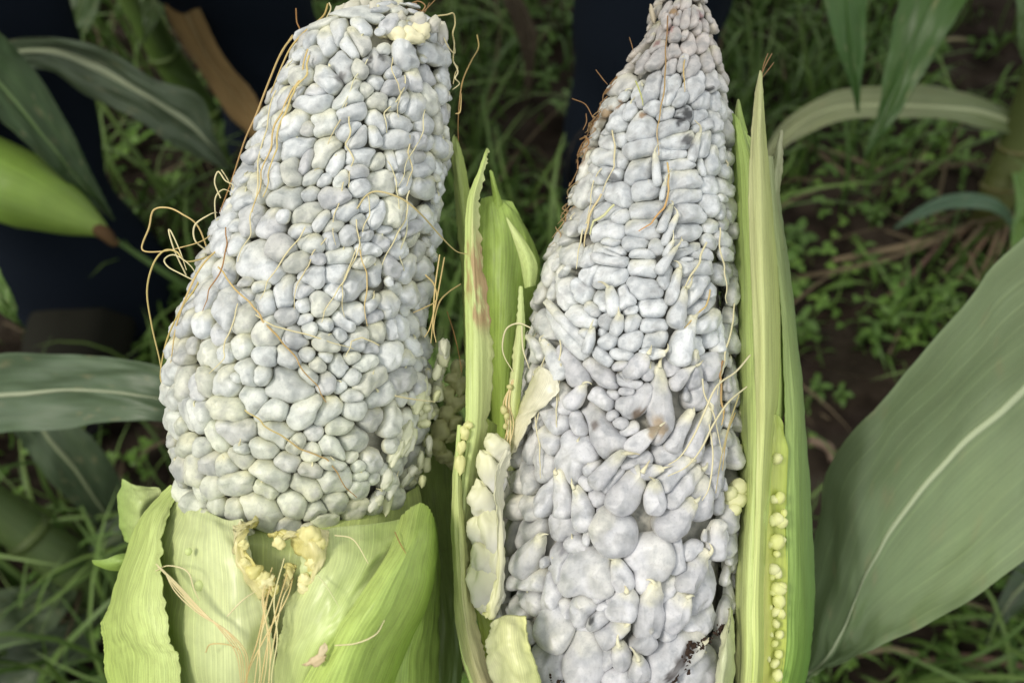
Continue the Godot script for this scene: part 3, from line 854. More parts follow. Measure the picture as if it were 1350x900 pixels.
func left_ear() -> void:
	table = [[8, 522, 8], [16, 518, 40], [28, 510, 64], [40, 503, 82], [60, 491, 99.3], [130, 477, 117.5], [200, 463, 130.8], [270, 445, 140.4], [350, 420, 152.8], [430, 400, 164.3], [520, 399, 172.9], [600, 397, 164.3], [650, 395, 150.9], [700, 393, 124.1], [760, 392, 95.5], [830, 392, 66.8]]
	base_point = Vector3.ZERO
	var b := local(392, 1010, 0)
	base_point = b
	var root := thing("corn_ear", "thick blunt-topped corn ear swollen with grey-white smut galls, its pale husk folded open below it", "corn ear")
	root.transform = tilted(b)
	part(root, "cob", core_shape(8, 900, 27.0, Color(0.50, 0.49, 0.40)).mesh(), M.core)
	var o := {"cream": Color(0.87, 0.84, 0.56), "mottle": 0.8, "rim": 0.5, "stumps": 0.20, "creamy": 0.62, "spots": [], "tone": func(_th: float, y: float, i: int) -> Color:
		var g := clampf((y - 430.0) / 190.0, 0.0, 1.0)
		var c := Color(0.805, 0.84, 0.865).lerp(Color(0.78, 0.81, 0.62), g * 0.75 + (0.25 if i % 7 == 0 else 0.0))
		var k := 0.84 + 0.22 * (sin(i * 12.9898) * 0.5 + 0.5)
		if i % 5 == 2:
			c = c.lerp(Color(0.80, 0.79, 0.58), 0.45)
		if i % 6 == 1:
			c = c.lerp(Color(0.60, 0.60, 0.635), 0.5)
		return Color(c.r * k, c.g * k, c.b * k)}
	for sp in [[506, 75, 7, 0.08], [490, 72, 5, 0.05], [488, 75, 6, 0.1], [520, 372, 4, 0.03], [515, 384, 3, 0.03], [445, 100, 9, 0.2]]:
		var e := to_ear(sp[0], sp[1])
		var g: float = sp[3]
		o.spots.append([e.x, e.y, sp[2], Color(g, g, g), 1.0])
	var round_gall := func(_th: float, y: float) -> Array:
		var r := lerpf(9.0, 14.5, clampf(y / 600.0, 0, 1)) * rng.randf_range(0.8, 1.2)
		return [r, r * rng.randf_range(0.8, 1.1), r * rng.randf_range(0.2, 1.1), rng.randf_range(-0.9, 0.9), 1]
	build_kernels(root, [left_kernels_0, left_kernels_1, left_kernels_2], [[12.0, 720.0, 5200, round_gall, 0.85]], o)
	# broken yellow core showing at the blunt tip
	for k in [[508, 40, 20, 13, 9], [524, 46, 22, 12, 10], [543, 48, 22, 13, 9], [556, 40, 20, 11, 13], [533, 38, 18, 14, 8], [500, 31, 18, 7, 10]]:
		gall(root, "exposed_core", k[0], k[1], k[2] - 3.0, Vector3(k[3], k[4], 8), rng.randf_range(-40, 40), Color(0.83, 0.79, 0.54), 0.4, 9)
	for k in [[462, 12, 14, 10, 15, -35], [448, 20, 14, 9, 14, -20], [478, 8, 12, 9, 16, -25], [496, 12, 14, 9, 14, 10], [512, 14, 14, 12, 10, 0], [528, 24, 17, 8, 8, 0], [552, 26, 17, 11, 8, 10], [572, 32, 15, 9, 10, -15], [583, 44, 10, 8, 13, 5], [508, 3, 8, 11, 9, 20]]:
		gall(root, "tip_gall", k[0], k[1], k[2], Vector3(k[3], k[4], 8), k[5], Color(0.58, 0.57, 0.54), 0.3, 9, Color(0.64, 0.62, 0.50))
	# bumpy cream skin on the right flank, low down
	for k in 34:
		var y := rng.randf_range(455, 640)
		var x := lerpf(588, 560, (y - 455) / 185.0) - rng.randf() * 30.0 * ((y - 440) / 200.0)
		gall(root, "flank_bump", x, y, rng.randf_range(-6, 8) + (590 - x) * 0.18, Vector3(rng.randf_range(4, 8), rng.randf_range(5, 13), 6), rng.randf_range(-30, 10), Color(0.60, 0.62, 0.34).lerp(Color(0.62, 0.62, 0.52), rng.randf()), 0.3, 7)
	for k in 16:
		var y := rng.randf_range(500, 670)
		var x := lerpf(578, 520, (y - 500) / 170.0) - rng.randf() * 26.0
		var e := to_ear(x, y)
		var mm := blob(ear_point(e.x, e.y, -4.0), Vector3(rng.randf_range(6, 9), rng.randf_range(11, 19), 8) * unit, Basis(Vector3.UP, e.x) * Basis(Vector3.BACK, rng.randf_range(-0.75, -0.25)), Color(0.66, 0.68, 0.42).lerp(Color(0.70, 0.71, 0.62), rng.randf()), 0.3, 9)
		part(root, "flank_gall", mm.mesh(), M.gall)
	# ---- husk
	var pale := Color(0.66, 0.76, 0.34)
	var paler := Color(0.73, 0.79, 0.45)
	var green := Color(0.36, 0.54, 0.10)
	husk(root, "inner_husk", [[255, 632, 2, 300, 680, 22, 390, 690, 27, 480, 680, 22, 552, 640, 2], [240, 700, 4, 310, 720, 32, 390, 720, 36, 470, 720, 32, 560, 690, 2], [215, 780, 4, 310, 800, 33, 380, 790, 39, 450, 800, 33, 560, 780, 0], [210, 870, 4, 300, 880, 24, 370, 880, 38, 440, 880, 24, 550, 870, 0], [250, 990, 0, 310, 1000, 14, 380, 1000, 16, 430, 1000, 14, 520, 990, 0]], two_tone(Color(0.52, 0.62, 0.22), Color(0.52, 0.62, 0.22), pale, pale), M.inner_husk, {"ripple": 0.001})
	husk(root, "husk_lapel", [[233, 632, 10, 262, 668, 25, 296, 684, 33, 318, 684, 38], [206, 690, 14, 252, 718, 35, 302, 728, 43, 334, 740, 42], [193, 780, 18, 246, 800, 40, 306, 815, 48, 350, 800, 44], [197, 860, 16, 252, 880, 41, 312, 890, 47, 362, 868, 42], [215, 980, 8, 270, 990, 28, 320, 995, 33, 365, 980, 30]], two_tone(pale, paler, Color(0.62, 0.75, 0.30), Color(0.70, 0.78, 0.40)), M.inner_husk, {"ripple": 0.0016, "rib": 0.00005, "jag": [1.0, 2.0]}, 34, 70)
	husk(root, "husk_flap", [[226, 640, 7, 231, 643, 9, 238, 646, 11], [177, 695, 4, 195, 700, 24, 213, 706, 30], [140, 800, 0, 168, 790, 30, 216, 785, 41], [133, 838, 0, 176, 840, 34, 224, 845, 44], [140, 880, 0, 186, 880, 34, 236, 885, 44], [165, 990, 0, 200, 990, 26, 240, 990, 34]], two_tone(Color(0.56, 0.70, 0.22), Color(0.62, 0.74, 0.28), Color(0.54, 0.71, 0.18), Color(0.64, 0.77, 0.30)), M.husk, {"ripple": 0.0014, "rib": 0.00012, "ribs": 9.0, "jag": [1.5, 4.0]}, 28, 80)
	husk(root, "husk_lapel", [[392, 704, 40, 440, 696, 38, 485, 690, 33, 533, 682, 20], [398, 750, 44, 440, 745, 46, 480, 738, 44, 520, 725, 36], [376, 815, 43, 412, 812, 49, 446, 805, 50, 480, 795, 48], [362, 868, 42, 385, 872, 47, 410, 872, 49, 432, 865, 50], [352, 980, 30, 362, 990, 32, 376, 990, 34, 392, 980, 36]], two_tone(Color(0.68, 0.77, 0.38), Color(0.58, 0.71, 0.26), pale, Color(0.54, 0.71, 0.20)), M.inner_husk, {"ripple": 0.0014, "jag": [2.5, 0.0]}, 34, 70)
	husk(root, "rolled_husk", [[528, 680, 20, 550, 664, 25, 566, 672, 22, 576, 694, 10], [508, 735, 42, 536, 718, 48, 562, 722, 40, 576, 740, 14], [466, 800, 50, 503, 782, 57, 540, 792, 46, 560, 808, 16], [424, 858, 50, 463, 850, 58, 503, 862, 48, 528, 876, 18], [388, 925, 46, 430, 930, 54, 470, 940, 46, 500, 950, 18], [370, 1000, 34, 390, 1000, 38, 415, 1000, 34, 440, 1000, 12]], two_tone(Color(0.56, 0.70, 0.22), Color(0.38, 0.58, 0.10), Color(0.56, 0.72, 0.20), Color(0.34, 0.56, 0.07)), M.husk, {"ripple": 0.0009, "rib": 0.00022, "ribs": 11.0}, 40, 80)
	husk(root, "outer_husk", [[556, 672, 4, 568, 676, 4, 577, 700, 0], [553, 770, 10, 566, 768, 8, 579, 775, 0], [534, 815, 14, 556, 812, 12, 579, 820, -2], [515, 862, 18, 546, 860, 14, 577, 866, -4], [504, 930, 16, 538, 930, 12, 572, 935, -6], [480, 1010, 6, 500, 1010, 6, 530, 1010, -8]], two_tone(Color(0.42, 0.58, 0.14), Color(0.34, 0.51, 0.10), Color(0.40, 0.57, 0.13), Color(0.32, 0.49, 0.09)), M.husk, {"ripple": 0.0008, "rib": 0.00024, "ribs": 8.0, "jag": [4.5, 0.5]}, 26, 80)
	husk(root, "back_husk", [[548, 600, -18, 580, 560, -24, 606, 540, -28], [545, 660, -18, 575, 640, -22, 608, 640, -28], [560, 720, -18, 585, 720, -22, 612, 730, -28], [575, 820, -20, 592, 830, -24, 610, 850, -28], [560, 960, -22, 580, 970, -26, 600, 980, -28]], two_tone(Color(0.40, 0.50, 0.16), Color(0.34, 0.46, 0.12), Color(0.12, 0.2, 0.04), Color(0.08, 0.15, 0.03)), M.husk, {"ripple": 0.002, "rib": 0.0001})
	husk(root, "husk_lobe", [[161, 631, -14, 180, 640, -8, 208, 643, -6], [155, 655, -14, 180, 660, 0, 212, 655, -4], [158, 688, -14, 178, 690, -2, 200, 690, -6], [166, 712, -14, 178, 715, -8, 190, 712, -10]], two_tone(Color(0.46, 0.62, 0.20), pale, Color(0.40, 0.58, 0.14), pale), M.inner_husk, {"ripple": 0.001}, 16, 30)
	husk(root, "husk_leaflet", [[121, 738, -16, 122, 741, -16, 124, 744, -16], [138, 737, -12, 140, 745, -12, 143, 751, -14], [155, 731, -12, 158, 741, -10, 162, 752, -14], [175, 728, -14, 178, 738, -12, 180, 750, -16]], two_tone(Color(0.32, 0.48, 0.12), green, Color(0.36, 0.52, 0.14), green), M.husk, {}, 10, 20)
	# yellow crumbling edges where the husk has torn over the galls
	var yel := Color(0.74, 0.68, 0.22)
	var yel2 := Color(0.80, 0.76, 0.42)
	husk(root, "torn_yellow_edge", [[345, 681, 34, 335, 684, 37, 322, 690, 40], [325, 692, 38, 318, 697, 41, 310, 704, 43], [322, 722, 44, 316, 728, 45, 309, 734, 44], [340, 752, 45, 332, 760, 46, 322, 762, 44], [362, 776, 44, 354, 782, 45, 346, 782, 43]], two_tone(yel, yel2, yel, yel2), M.inner_husk, {"ripple": 0.0022, "jag": [2.5, 2.5], "thick": 0.001}, 12, 40)
	husk(root, "torn_yellow_edge", [[357, 712, 38, 366, 712, 40, 380, 708, 41], [380, 708, 40, 400, 702, 42, 428, 700, 41], [392, 722, 43, 412, 716, 46, 432, 718, 44], [402, 745, 45, 412, 745, 47, 422, 748, 46], [396, 776, 45, 402, 778, 46, 408, 780, 45]], two_tone(yel, yel2, yel, yel2), M.inner_husk, {"ripple": 0.0024, "jag": [2.5, 2.5], "thick": 0.001}, 12, 40)
	husk(root, "torn_yellow_edge", [[378, 742, 42, 383, 742, 43, 391, 745, 43], [376, 758, 42, 381, 758, 44, 386, 760, 44], [372, 776, 41, 375, 776, 42, 378, 778, 42]], two_tone(yel, yel, yel2, yel2), M.inner_husk, {"ripple": 0.0015, "jag": [2.0, 2.0], "thick": 0.001}, 8, 20)
	for k in [[322, 744, 8], [336, 752, 11], [344, 763, 9], [353, 768, 9], [361, 778, 7], [321, 718, 6], [403, 764, 8], [399, 774, 7], [411, 742, 9], [408, 706, 12], [420, 716, 8], [368, 716, 7]]:
		gall(root, "gall_bead", k[0] + rng.randf_range(-1, 1), k[1], 46.0, Vector3(k[2], k[2] * 0.9, k[2] * 0.8) * 0.9, rng.randf_range(-40, 40), yel.lerp(yel2, rng.randf()), 0.45, 9)
	for k in [[248, 727, 44, 4], [262, 772, 46, 5], [531, 733, 52, 4.5], [504, 789, 58, 2]]:
		gall(root, "husk_wart", k[0], k[1], k[2] - 3.5, Vector3(k[3], k[3], k[3] * 0.7), 0, Color(0.58, 0.68, 0.28), 0.1, 7)
	# ---- silk: loose loops on the left shoulder
	var gold := Color(0.72, 0.55, 0.24)
	var straw := Color(0.82, 0.74, 0.44)
	var rust := Color(0.42, 0.22, 0.08)
	silk(root, [278, 345, 10, 262, 300, 14, 240, 283, 16, 222, 274, 14, 202, 276, 12, 196, 300, 10, 186, 328, 8, 212, 332, 14, 238, 326, 18, 266, 318, 18, 288, 300, 16], 0.36, gold)
	silk(root, [270, 330, 16, 256, 315, 18, 256, 296, 16, 276, 283, 16, 286, 280, 14], 0.33, straw)
	silk(root, [300, 330, 14, 250, 345, 22, 232, 332, 22, 216, 330, 20, 200, 350, 18, 194, 385, 14, 200, 430, 10, 210, 480, 8, 214, 512, 8, 226, 560, 10], 0.36, Color(0.68, 0.55, 0.22))
	silk(root, [246, 362, 16, 230, 330, 18, 222, 306, 18, 226, 306, 18, 236, 330, 22, 246, 356, 22], 0.32, straw)
	silk(root, [262, 372, 18, 240, 362, 18, 222, 352, 18, 217, 342, 18, 230, 336, 22, 252, 350, 24, 262, 372, 22], 0.3, straw)
	silk(root, [290, 262, 12, 282, 240, 12, 288, 226, 12, 296, 238, 14, 306, 244, 18, 304, 256, 18], 0.3, straw)
	silk(root, [284, 290, 12, 284, 262, 12, 292, 250, 12, 304, 252, 16], 0.28, straw)
	silk(root, [292, 224, 8, 300, 236, 12, 312, 262, 16], 0.26, straw)
	silk(root, [270, 350, 20, 258, 380, 24, 240, 405, 24, 222, 440, 18, 214, 470, 14, 212, 500, 12, 220, 512, 14], 0.34, Color(0.70, 0.56, 0.20))
	silk(root, [300, 318, 22, 270, 345, 28, 250, 380, 30, 232, 430, 26, 225, 480, 22], 0.4, gold)
	silk(root, [395, 40, 8, 372, 66, 10, 352, 110, 12, 338, 150, 12, 322, 185, 12, 306, 235, 14, 290, 280, 16], 0.4, gold, rust)
	silk(root, [432, 6, 6, 425, 22, 10, 405, 40, 12, 385, 62, 12, 370, 88, 14, 356, 122, 16], 0.42, Color(0.62, 0.45, 0.16), gold)
	silk(root, [433, 4, 6, 436, 12, 8, 428, 26, 12, 420, 40, 14], 0.3, straw)
	silk(root, [390, 12, 0, 392, 28, 4, 396, 40, 8, 390, 54, 10], 0.28, rust)
	silk(root, [386, 46, 6, 376, 60, 8, 360, 90, 10], 0.28, gold)
	silk(root, [506, 10, 4, 522, 16, 6, 536, 10, 6, 548, 4, 6, 540, 14, 8, 552, 18, 8, 560, 8, 6, 552, 2, 4, 540, 8, 2, 556, 16, 4, 576, -4, 0], 0.3, Color(0.36, 0.20, 0.10), Color(0.46, 0.28, 0.12))
	silk(root, [518, 14, 4, 534, 18, 6, 550, 12, 6, 560, 16, 4, 565, 4, 2], 0.26, Color(0.36, 0.20, 0.10))
	silk(root, [575, 22, 10, 588, 20, 8, 598, 18, 6, 600, 30, 4, 596, 44, 4, 599, 58, 2, 597, 80, 4, 603, 88, 4, 600, 98, 6, 598, 110, 6], 0.33, Color(0.70, 0.60, 0.30))
	silk(root, [598, 82, 6, 604, 94, 6, 600, 102, 8, 605, 110, 6, 596, 118, 6], 0.28, straw)
	silk(root, [585, 50, 12, 592, 62, 10, 600, 70, 6, 598, 54, 8], 0.28, straw)
	silk(root, [628, 46, -10, 630, 62, -6, 622, 80, 0, 610, 106, 4, 606, 140, 4, 603, 166, 2, 604, 186, 0], 0.3, Color(0.52, 0.42, 0.16), rust)
	silk(root, [600, 150, 6, 606, 146, 6, 608, 122, 4], 0.26, gold)
	silk(root, [470, 276, 42, 482, 258, 44, 500, 252, 46, 530, 262, 46, 556, 284, 42, 580, 310, 32, 600, 330, 24, 616, 336, 22], 0.34, Color(0.72, 0.62, 0.32), Color(0.5, 0.4, 0.16))
	silk(root, [580, 335, 14, 574, 380, 14, 570, 420, 14, 568, 452, 14], 0.3, gold)
	silk(root, [585, 340, 8, 576, 390, 12, 566, 430, 14, 560, 445, 16], 0.3, gold)
	silk(root, [608, 375, 4, 590, 385, 8, 578, 400, 12, 572, 430, 14, 574, 452, 14], 0.3, gold)
	silk(root, [560, 362, 20, 572, 375, 18, 576, 395, 16, 560, 405, 22, 545, 412, 26], 0.3, gold)
	silk(root, [520, 522, 40, 545, 526, 34, 572, 530, 26], 0.3, straw)
	silk(root, [590, 410, -4, 598, 440, 0, 605, 470, 2, 608, 490, 4], 0.2, rust)
	# strands lying on the galls
	silk_on_ear(root, [410, 66, 395, 110, 375, 140, 362, 170, 350, 215, 345, 240, 340, 280], 3.0, 0.36, gold)
	silk_on_ear(root, [412, 74, 404, 100, 385, 130, 366, 172, 358, 220, 352, 260], 3.0, 0.4, Color(0.72, 0.58, 0.24))
	silk_on_ear(root, [368, 120, 352, 170, 345, 210, 338, 260, 330, 310, 318, 345], 3.0, 0.3, straw)
	silk_on_ear(root, [302, 300, 296, 340, 282, 380, 270, 410], 3.0, 0.28, rust)
	silk_on_ear(root, [292, 352, 312, 380, 335, 405, 360, 428, 375, 455, 395, 488, 428, 530], 3.0, 0.36, gold, Color(0.45, 0.28, 0.1))
	silk_on_ear(root, [340, 415, 365, 430, 400, 440, 430, 450, 460, 460], 2.0, 0.26, straw)
	silk_on_ear(root, [475, 290, 468, 330, 455, 370, 430, 410, 424, 425], 2.0, 0.26, straw)
	silk_on_ear(root, [400, 300, 385, 330, 360, 370, 345, 395], 2.0, 0.26, straw)
	silk_on_ear(root, [478, 330, 482, 360, 478, 400, 482, 430], 2.5, 0.26, gold)
	silk_on_ear(root, [312, 400, 308, 440, 296, 470, 276, 492], 2.0, 0.26, straw)
	silk_on_ear(root, [322, 540, 350, 555, 375, 578, 400, 592, 430, 605, 455, 640, 470, 655], 2.5, 0.3, Color(0.70, 0.6, 0.26), rust)
	silk_on_ear(root, [500, 455, 480, 445, 460, 450, 452, 470], 2.0, 0.28, straw)
	for k in 14:
		var x := rng.randf_range(420, 575)
		var y := rng.randf_range(50, 380)
		var path := [x, y]
		var dx := rng.randf_range(-12, 8)
		for j in 3:
			x += dx + rng.randf_range(-12, 12)
			y += rng.randf_range(18, 40)
			path.append_array([x, y])
		silk_on_ear(root, path, rng.randf_range(-3.0, 1.5), rng.randf_range(0.2, 0.36), Color(0.80, 0.78, 0.52).lerp(gold, rng.randf() * 0.5))
	# strands on the open husk
	for k in 9:
		var x := 358.0 + rng.randf_range(-10, 22)
		var low := 336.0 + rng.randf_range(-22, 26)
		silk(root, [x + 10, 735 + rng.randf() * 50, 44, x + rng.randf_range(-4, 6), 790, 49, lerpf(x, low, 0.5) + rng.randf_range(-6, 6), 842, 50, low, 895, 50, low + rng.randf_range(-16, 12), 960, 44], 0.24, Color(0.84, 0.78, 0.42).lerp(gold, rng.randf()))
	for k in 5:
		silk(root, [205 + k * 3, 744 + k * 2, 40, 232, 768 + k * 3, 47, 262, 800 + k * 2, 50, 290 + k * 2, 830, 52, 312 + k * 3, 862, 52, 318 + k * 2, 905, 50], 0.22, straw, gold)
	silk(root, [205, 752, 36, 222, 745, 42, 246, 752, 46, 256, 778, 48, 262, 792, 48], 0.24, straw)
	silk(root, [270, 860, 50, 278, 850, 52, 300, 850, 52, 316, 858, 52], 0.22, gold)
	silk(root, [300, 812, 51, 318, 792, 51, 338, 778, 49], 0.24, straw)
	silk(root, [418, 758, 50, 430, 772, 51, 446, 800, 53], 0.24, Color(0.66, 0.7, 0.36))
	silk(root, [440, 705, 44, 465, 712, 44, 486, 742, 46], 0.22, straw)
	silk(root, [520, 702, 36, 528, 716, 46, 534, 730, 51], 0.2, rust)
	silk(root, [442, 850, 56, 470, 848, 60, 495, 835, 60, 507, 818, 60], 0.24, straw)
	gall(root, "dry_floret", 416, 871, 55, Vector3(11, 5, 4), 25, Color(0.62, 0.50, 0.30), 0.5, 8)
	gall(root, "dry_floret", 426, 858, 55, Vector3(4, 8, 3), -20, Color(0.66, 0.56, 0.36), 0.4, 8)
	shank(root, 395, 985)

func right_ear() -> void:
	table = [[-45, 905, 3], [-30, 903, 16], [0, 897, 33], [50, 895, 49], [110, 882, 75], [190, 868, 98], [280, 857, 111], [350, 843, 127], [420, 834, 137], [500, 828, 143], [580, 822, 150], [640, 820, 154], [720, 812, 159], [800, 808, 160], [900, 800, 158], [1000, 800, 140], [1080, 805, 90]]
	base_point = Vector3.ZERO
	var b := local(805, 1090, 0)
	base_point = b
	var root := thing("corn_ear", "tapering corn ear with a pointed tip and pale tusk-like smut galls between upright green husks", "corn ear")
	root.transform = tilted(b)
	part(root, "cob", core_shape(-45, 1075, 26.0, Color(0.50, 0.49, 0.44)).mesh(), M.core)
	var o := {"cream": Color(0.87, 0.84, 0.62), "mottle": 1.35, "rim": 0.25, "stumps": 0.14, "creamy": 0.45, "spots": [], "tone": func(th: float, y: float, i: int) -> Color:
		var c := Color(0.805, 0.835, 0.87)
		if y > 470.0:
			c = c.lerp(Color(0.665, 0.66, 0.70), 0.7)
		var flank := clampf((absf(th) - 0.75) / 0.6, 0.0, 1.0)
		c = c.lerp(Color(0.76, 0.74, 0.60), flank * 0.5)
		if y < 140.0:
			c = c.lerp(Color(0.72, 0.58, 0.50), 0.55 * clampf((140.0 - y) / 60.0, 0.0, 1.0))
		var k := 0.86 + 0.20 * (sin(i * 12.9898) * 0.5 + 0.5)
		return Color(c.r * k, c.g * k, c.b * k)}
	var brown := Color(0.34, 0.20, 0.10)
	var black := Color(0.035, 0.035, 0.04)
	for sp in [[907, 148, 13, black, 1.0], [898, 158, 9, black, 1.0], [906, 184, 11, Color(0.10, 0.10, 0.11), 1.0], [938, 117, 4, black, 1.0], [842, 548, 13, Color(0.14, 0.09, 0.05), 1.4], [866, 562, 16, Color(0.36, 0.27, 0.17), 1.0], [806, 232, 9, Color(0.25, 0.25, 0.26), 1.0], [783, 562, 8, Color(0.22, 0.19, 0.18), 1.0], [812, 138, 7, brown, 1.0], [846, 150, 6, brown, 1.0], [866, 56, 6, Color(0.45, 0.24, 0.22), 1.0], [884, 38, 7, Color(0.5, 0.26, 0.24), 1.0], [926, 20, 9, Color(0.5, 0.32, 0.32), 1.0], [888, 14, 8, Color(0.44, 0.26, 0.10), 1.0], [780, 170, 12, Color(0.42, 0.30, 0.17), 1.0], [768, 196, 14, Color(0.34, 0.22, 0.12), 1.0], [796, 150, 12, Color(0.44, 0.30, 0.16), 1.0], [763, 215, 12, Color(0.36, 0.22, 0.12), 1.0], [756, 250, 10, Color(0.5, 0.36, 0.14), 1.0], [750, 270, 8, Color(0.42, 0.26, 0.10), 1.0], [655, 718, 6, black, 1.0], [735, 725, 10, Color(0.32, 0.32, 0.36), 1.0], [895, 870, 12, Color(0.05, 0.035, 0.03), 1.0], [905, 855, 9, Color(0.05, 0.035, 0.03), 1.0], [880, 888, 9, Color(0.05, 0.035, 0.03), 1.0], [780, 818, 5, black, 1.0]]:
		var e := to_ear(sp[0], sp[1])
		o.spots.append([e.x, e.y, sp[2], sp[3], sp[4]])
	var slim := func(th: float, y: float) -> Array:
		if y < 170.0:
			var q := lerpf(7.0, 11.0, clampf(y / 170.0, 0, 1)) * rng.randf_range(0.85, 1.15)
			return [q, q * 0.7, q * 1.6, -PI / 2 + th * 0.3 + rng.randf_range(-0.2, 0.2), 1]
		if y < 380.0:
			var q := rng.randf_range(9.0, 12.5)
			return [q, q * 0.9, q * 1.7, rng.randf_range(-0.4, 0.4) + (-1.9 if th < -0.8 else 0.0), 1]
		var q := rng.randf_range(8.5, 13.0)
		var lean := -PI / 2 + clampf(th, -1.0, 1.0) * 0.55 + rng.randf_range(-0.3, 0.3)
		return [q, q * 0.5, q * 2.4, lean, 1]
	build_kernels(root, [right_kernels_0, right_kernels_1, right_kernels_2, right_kernels_3, right_kernels_4], [[-35.0, 1070.0, 6000, slim, 0.74]], o)
	# ---- husk, left side
	var pale := Color(0.63, 0.78, 0.29)
	var olive := Color(0.40, 0.51, 0.14)
	var mid := Color(0.44, 0.61, 0.14)
	husk(root, "back_husk", [[598, 178, -10, 600, 180, -10, 602, 180, -10], [597, 215, -10, 604, 218, -8, 613, 222, -10], [600, 280, -10, 612, 285, -6, 626, 290, -10], [608, 370, -10, 620, 375, -6, 634, 380, -10], [614, 480, -10, 626, 490, -8, 640, 500, -10], [620, 640, -12, 632, 650, -10, 646, 660, -12]], two_tone(Color(0.40, 0.49, 0.17), olive, Color(0.50, 0.61, 0.17), olive), M.husk, {"ripple": 0.0008, "rib": 0.0001, "ribs": 5.0, "jag": [1.5, 1.0]}, 18, 60)
	husk(root, "husk_sheet", [[634, 262, -14, 650, 258, -12, 662, 262, -12, 676, 266, -12], [626, 292, -14, 656, 288, -10, 680, 284, -10, 694, 304, -14], [622, 335, -14, 660, 330, -8, 690, 328, -8, 712, 342, -14], [622, 390, -14, 658, 385, -6, 684, 384, -6, 706, 392, -14], [626, 450, -14, 656, 450, -6, 678, 446, -6, 696, 446, -12], [644, 530, -14, 658, 530, -8, 672, 520, -8, 692, 510, -12], [650, 640, -14, 660, 640, -10, 672, 640, -10, 690, 640, -14]], two_tone(mid, Color(0.40, 0.56, 0.14), Color(0.45, 0.61, 0.12), Color(0.32, 0.49, 0.09)), M.husk, {"ripple": 0.0012, "rib": 0.00018, "ribs": 10.0, "jag": [1.0, 1.2]}, 34, 70)
	husk(root, "husk_tip", [[645, 225, -8, 647, 224, -8, 650, 227, -8], [648, 244, -9, 652, 246, -8, 656, 250, -9], [650, 262, -11, 656, 266, -10, 662, 268, -11], [650, 290, -12, 656, 290, -11, 664, 290, -12]], two_tone(mid, mid, mid, mid), M.husk, {}, 8, 18)
	var streak := func(u: float, v: float) -> Color:
		var c := Color(0.61, 0.76, 0.26).lerp(Color(0.74, 0.82, 0.38), u)
		var red := exp(-pow((v - 0.30) / 0.05, 2.0)) + 0.8 * exp(-pow((v - 0.37) / 0.03, 2.0))
		red *= smoothstep(0.0, 0.9, noise.get_noise_2d(u * 160.0, v * 700.0) + 0.5 * fine.get_noise_2d(u * 900.0, v * 2600.0) + u - 0.05)
		return c.lerp(Color(0.42, 0.12, 0.10), clampf(red, 0.0, 0.62))
	husk(root, "husk_strip", [[641, 196, 6, 643, 196, 6, 645, 197, 6], [630, 224, 8, 634, 226, 9, 639, 228, 8], [616, 262, 8, 624, 264, 11, 631, 268, 8], [614, 330, 10, 624, 332, 13, 636, 336, 10], [614, 400, 12, 626, 404, 15, 644, 406, 11], [614, 470, 12, 628, 474, 15, 650, 476, 10], [613, 560, 14, 626, 562, 15, 644, 560, 10], [604, 630, 14, 616, 632, 15, 632, 634, 10], [600, 720, 14, 609, 722, 15, 620, 726, 10], [601, 800, 14, 613, 802, 15, 626, 810, 10], [614, 880, 14, 628, 884, 15, 642, 890, 10], [660, 1000, 10, 680, 1005, 12, 700, 1010, 8]], streak, M.husk, {"ripple": 0.0007, "rib": 0.00016, "ribs": 6.0, "jag": [0.8, 5.0]}, 24, 130)
	husk(root, "husk_sliver", [[667, 287, 4, 668, 287, 4, 670, 288, 4], [678, 318, 5, 686, 318, 6, 694, 320, 5], [686, 345, 4, 696, 345, 6, 708, 348, 4], [692, 380, 2, 698, 378, 4, 706, 376, 2]], two_tone(Color(0.66, 0.76, 0.32), Color(0.55, 0.68, 0.23), pale, pale), M.husk, {"rib": 0.0001}, 12, 24)
	husk(root, "husk_sliver", [[684, 378, 10, 686, 377, 10, 689, 378, 10], [681, 430, 12, 686, 430, 13, 692, 430, 12], [675, 480, 12, 682, 480, 14, 690, 482, 12], [668, 540, 12, 676, 540, 14, 684, 545, 12], [668, 620, 8, 674, 620, 8, 680, 620, 6]], two_tone(Color(0.61, 0.71, 0.32), pale, Color(0.79, 0.76, 0.43), pale), M.husk, {"rib": 0.00012, "jag": [2.0, 1.0]}, 12, 40)
	var dried := Color(0.66, 0.63, 0.35)
	husk(root, "dried_husk_edge", [[604, 560, 14, 606, 560, 16, 609, 560, 15], [597, 640, 14, 603, 640, 18, 610, 645, 16], [596, 720, 14, 605, 722, 19, 617, 730, 16], [597, 790, 14, 609, 795, 20, 626, 805, 16], [604, 850, 14, 620, 856, 20, 640, 866, 16], [620, 905, 12, 640, 915, 18, 660, 925, 14], [670, 1010, 6, 690, 1015, 10, 705, 1020, 8]], two_tone(pale, Color(0.66, 0.78, 0.29), dried, Color(0.55, 0.44, 0.29)), M.husk, {"ripple": 0.0008, "rib": 0.0002, "ribs": 6.0, "jag": [0.6, 3.0]}, 22, 80)
	husk(root, "inner_husk", [[628, 540, 6, 640, 550, 4, 655, 560, 2], [618, 640, 8, 632, 650, 6, 648, 660, 4], [618, 740, 8, 632, 750, 8, 650, 760, 6], [632, 830, 10, 648, 840, 10, 664, 850, 8], [655, 930, 8, 672, 940, 8, 690, 950, 6]], two_tone(olive, olive, Color(0.53, 0.66, 0.12), Color(0.45, 0.59, 0.09)), M.husk, {"rib": 0.0002, "ribs": 5.0}, 16, 60)
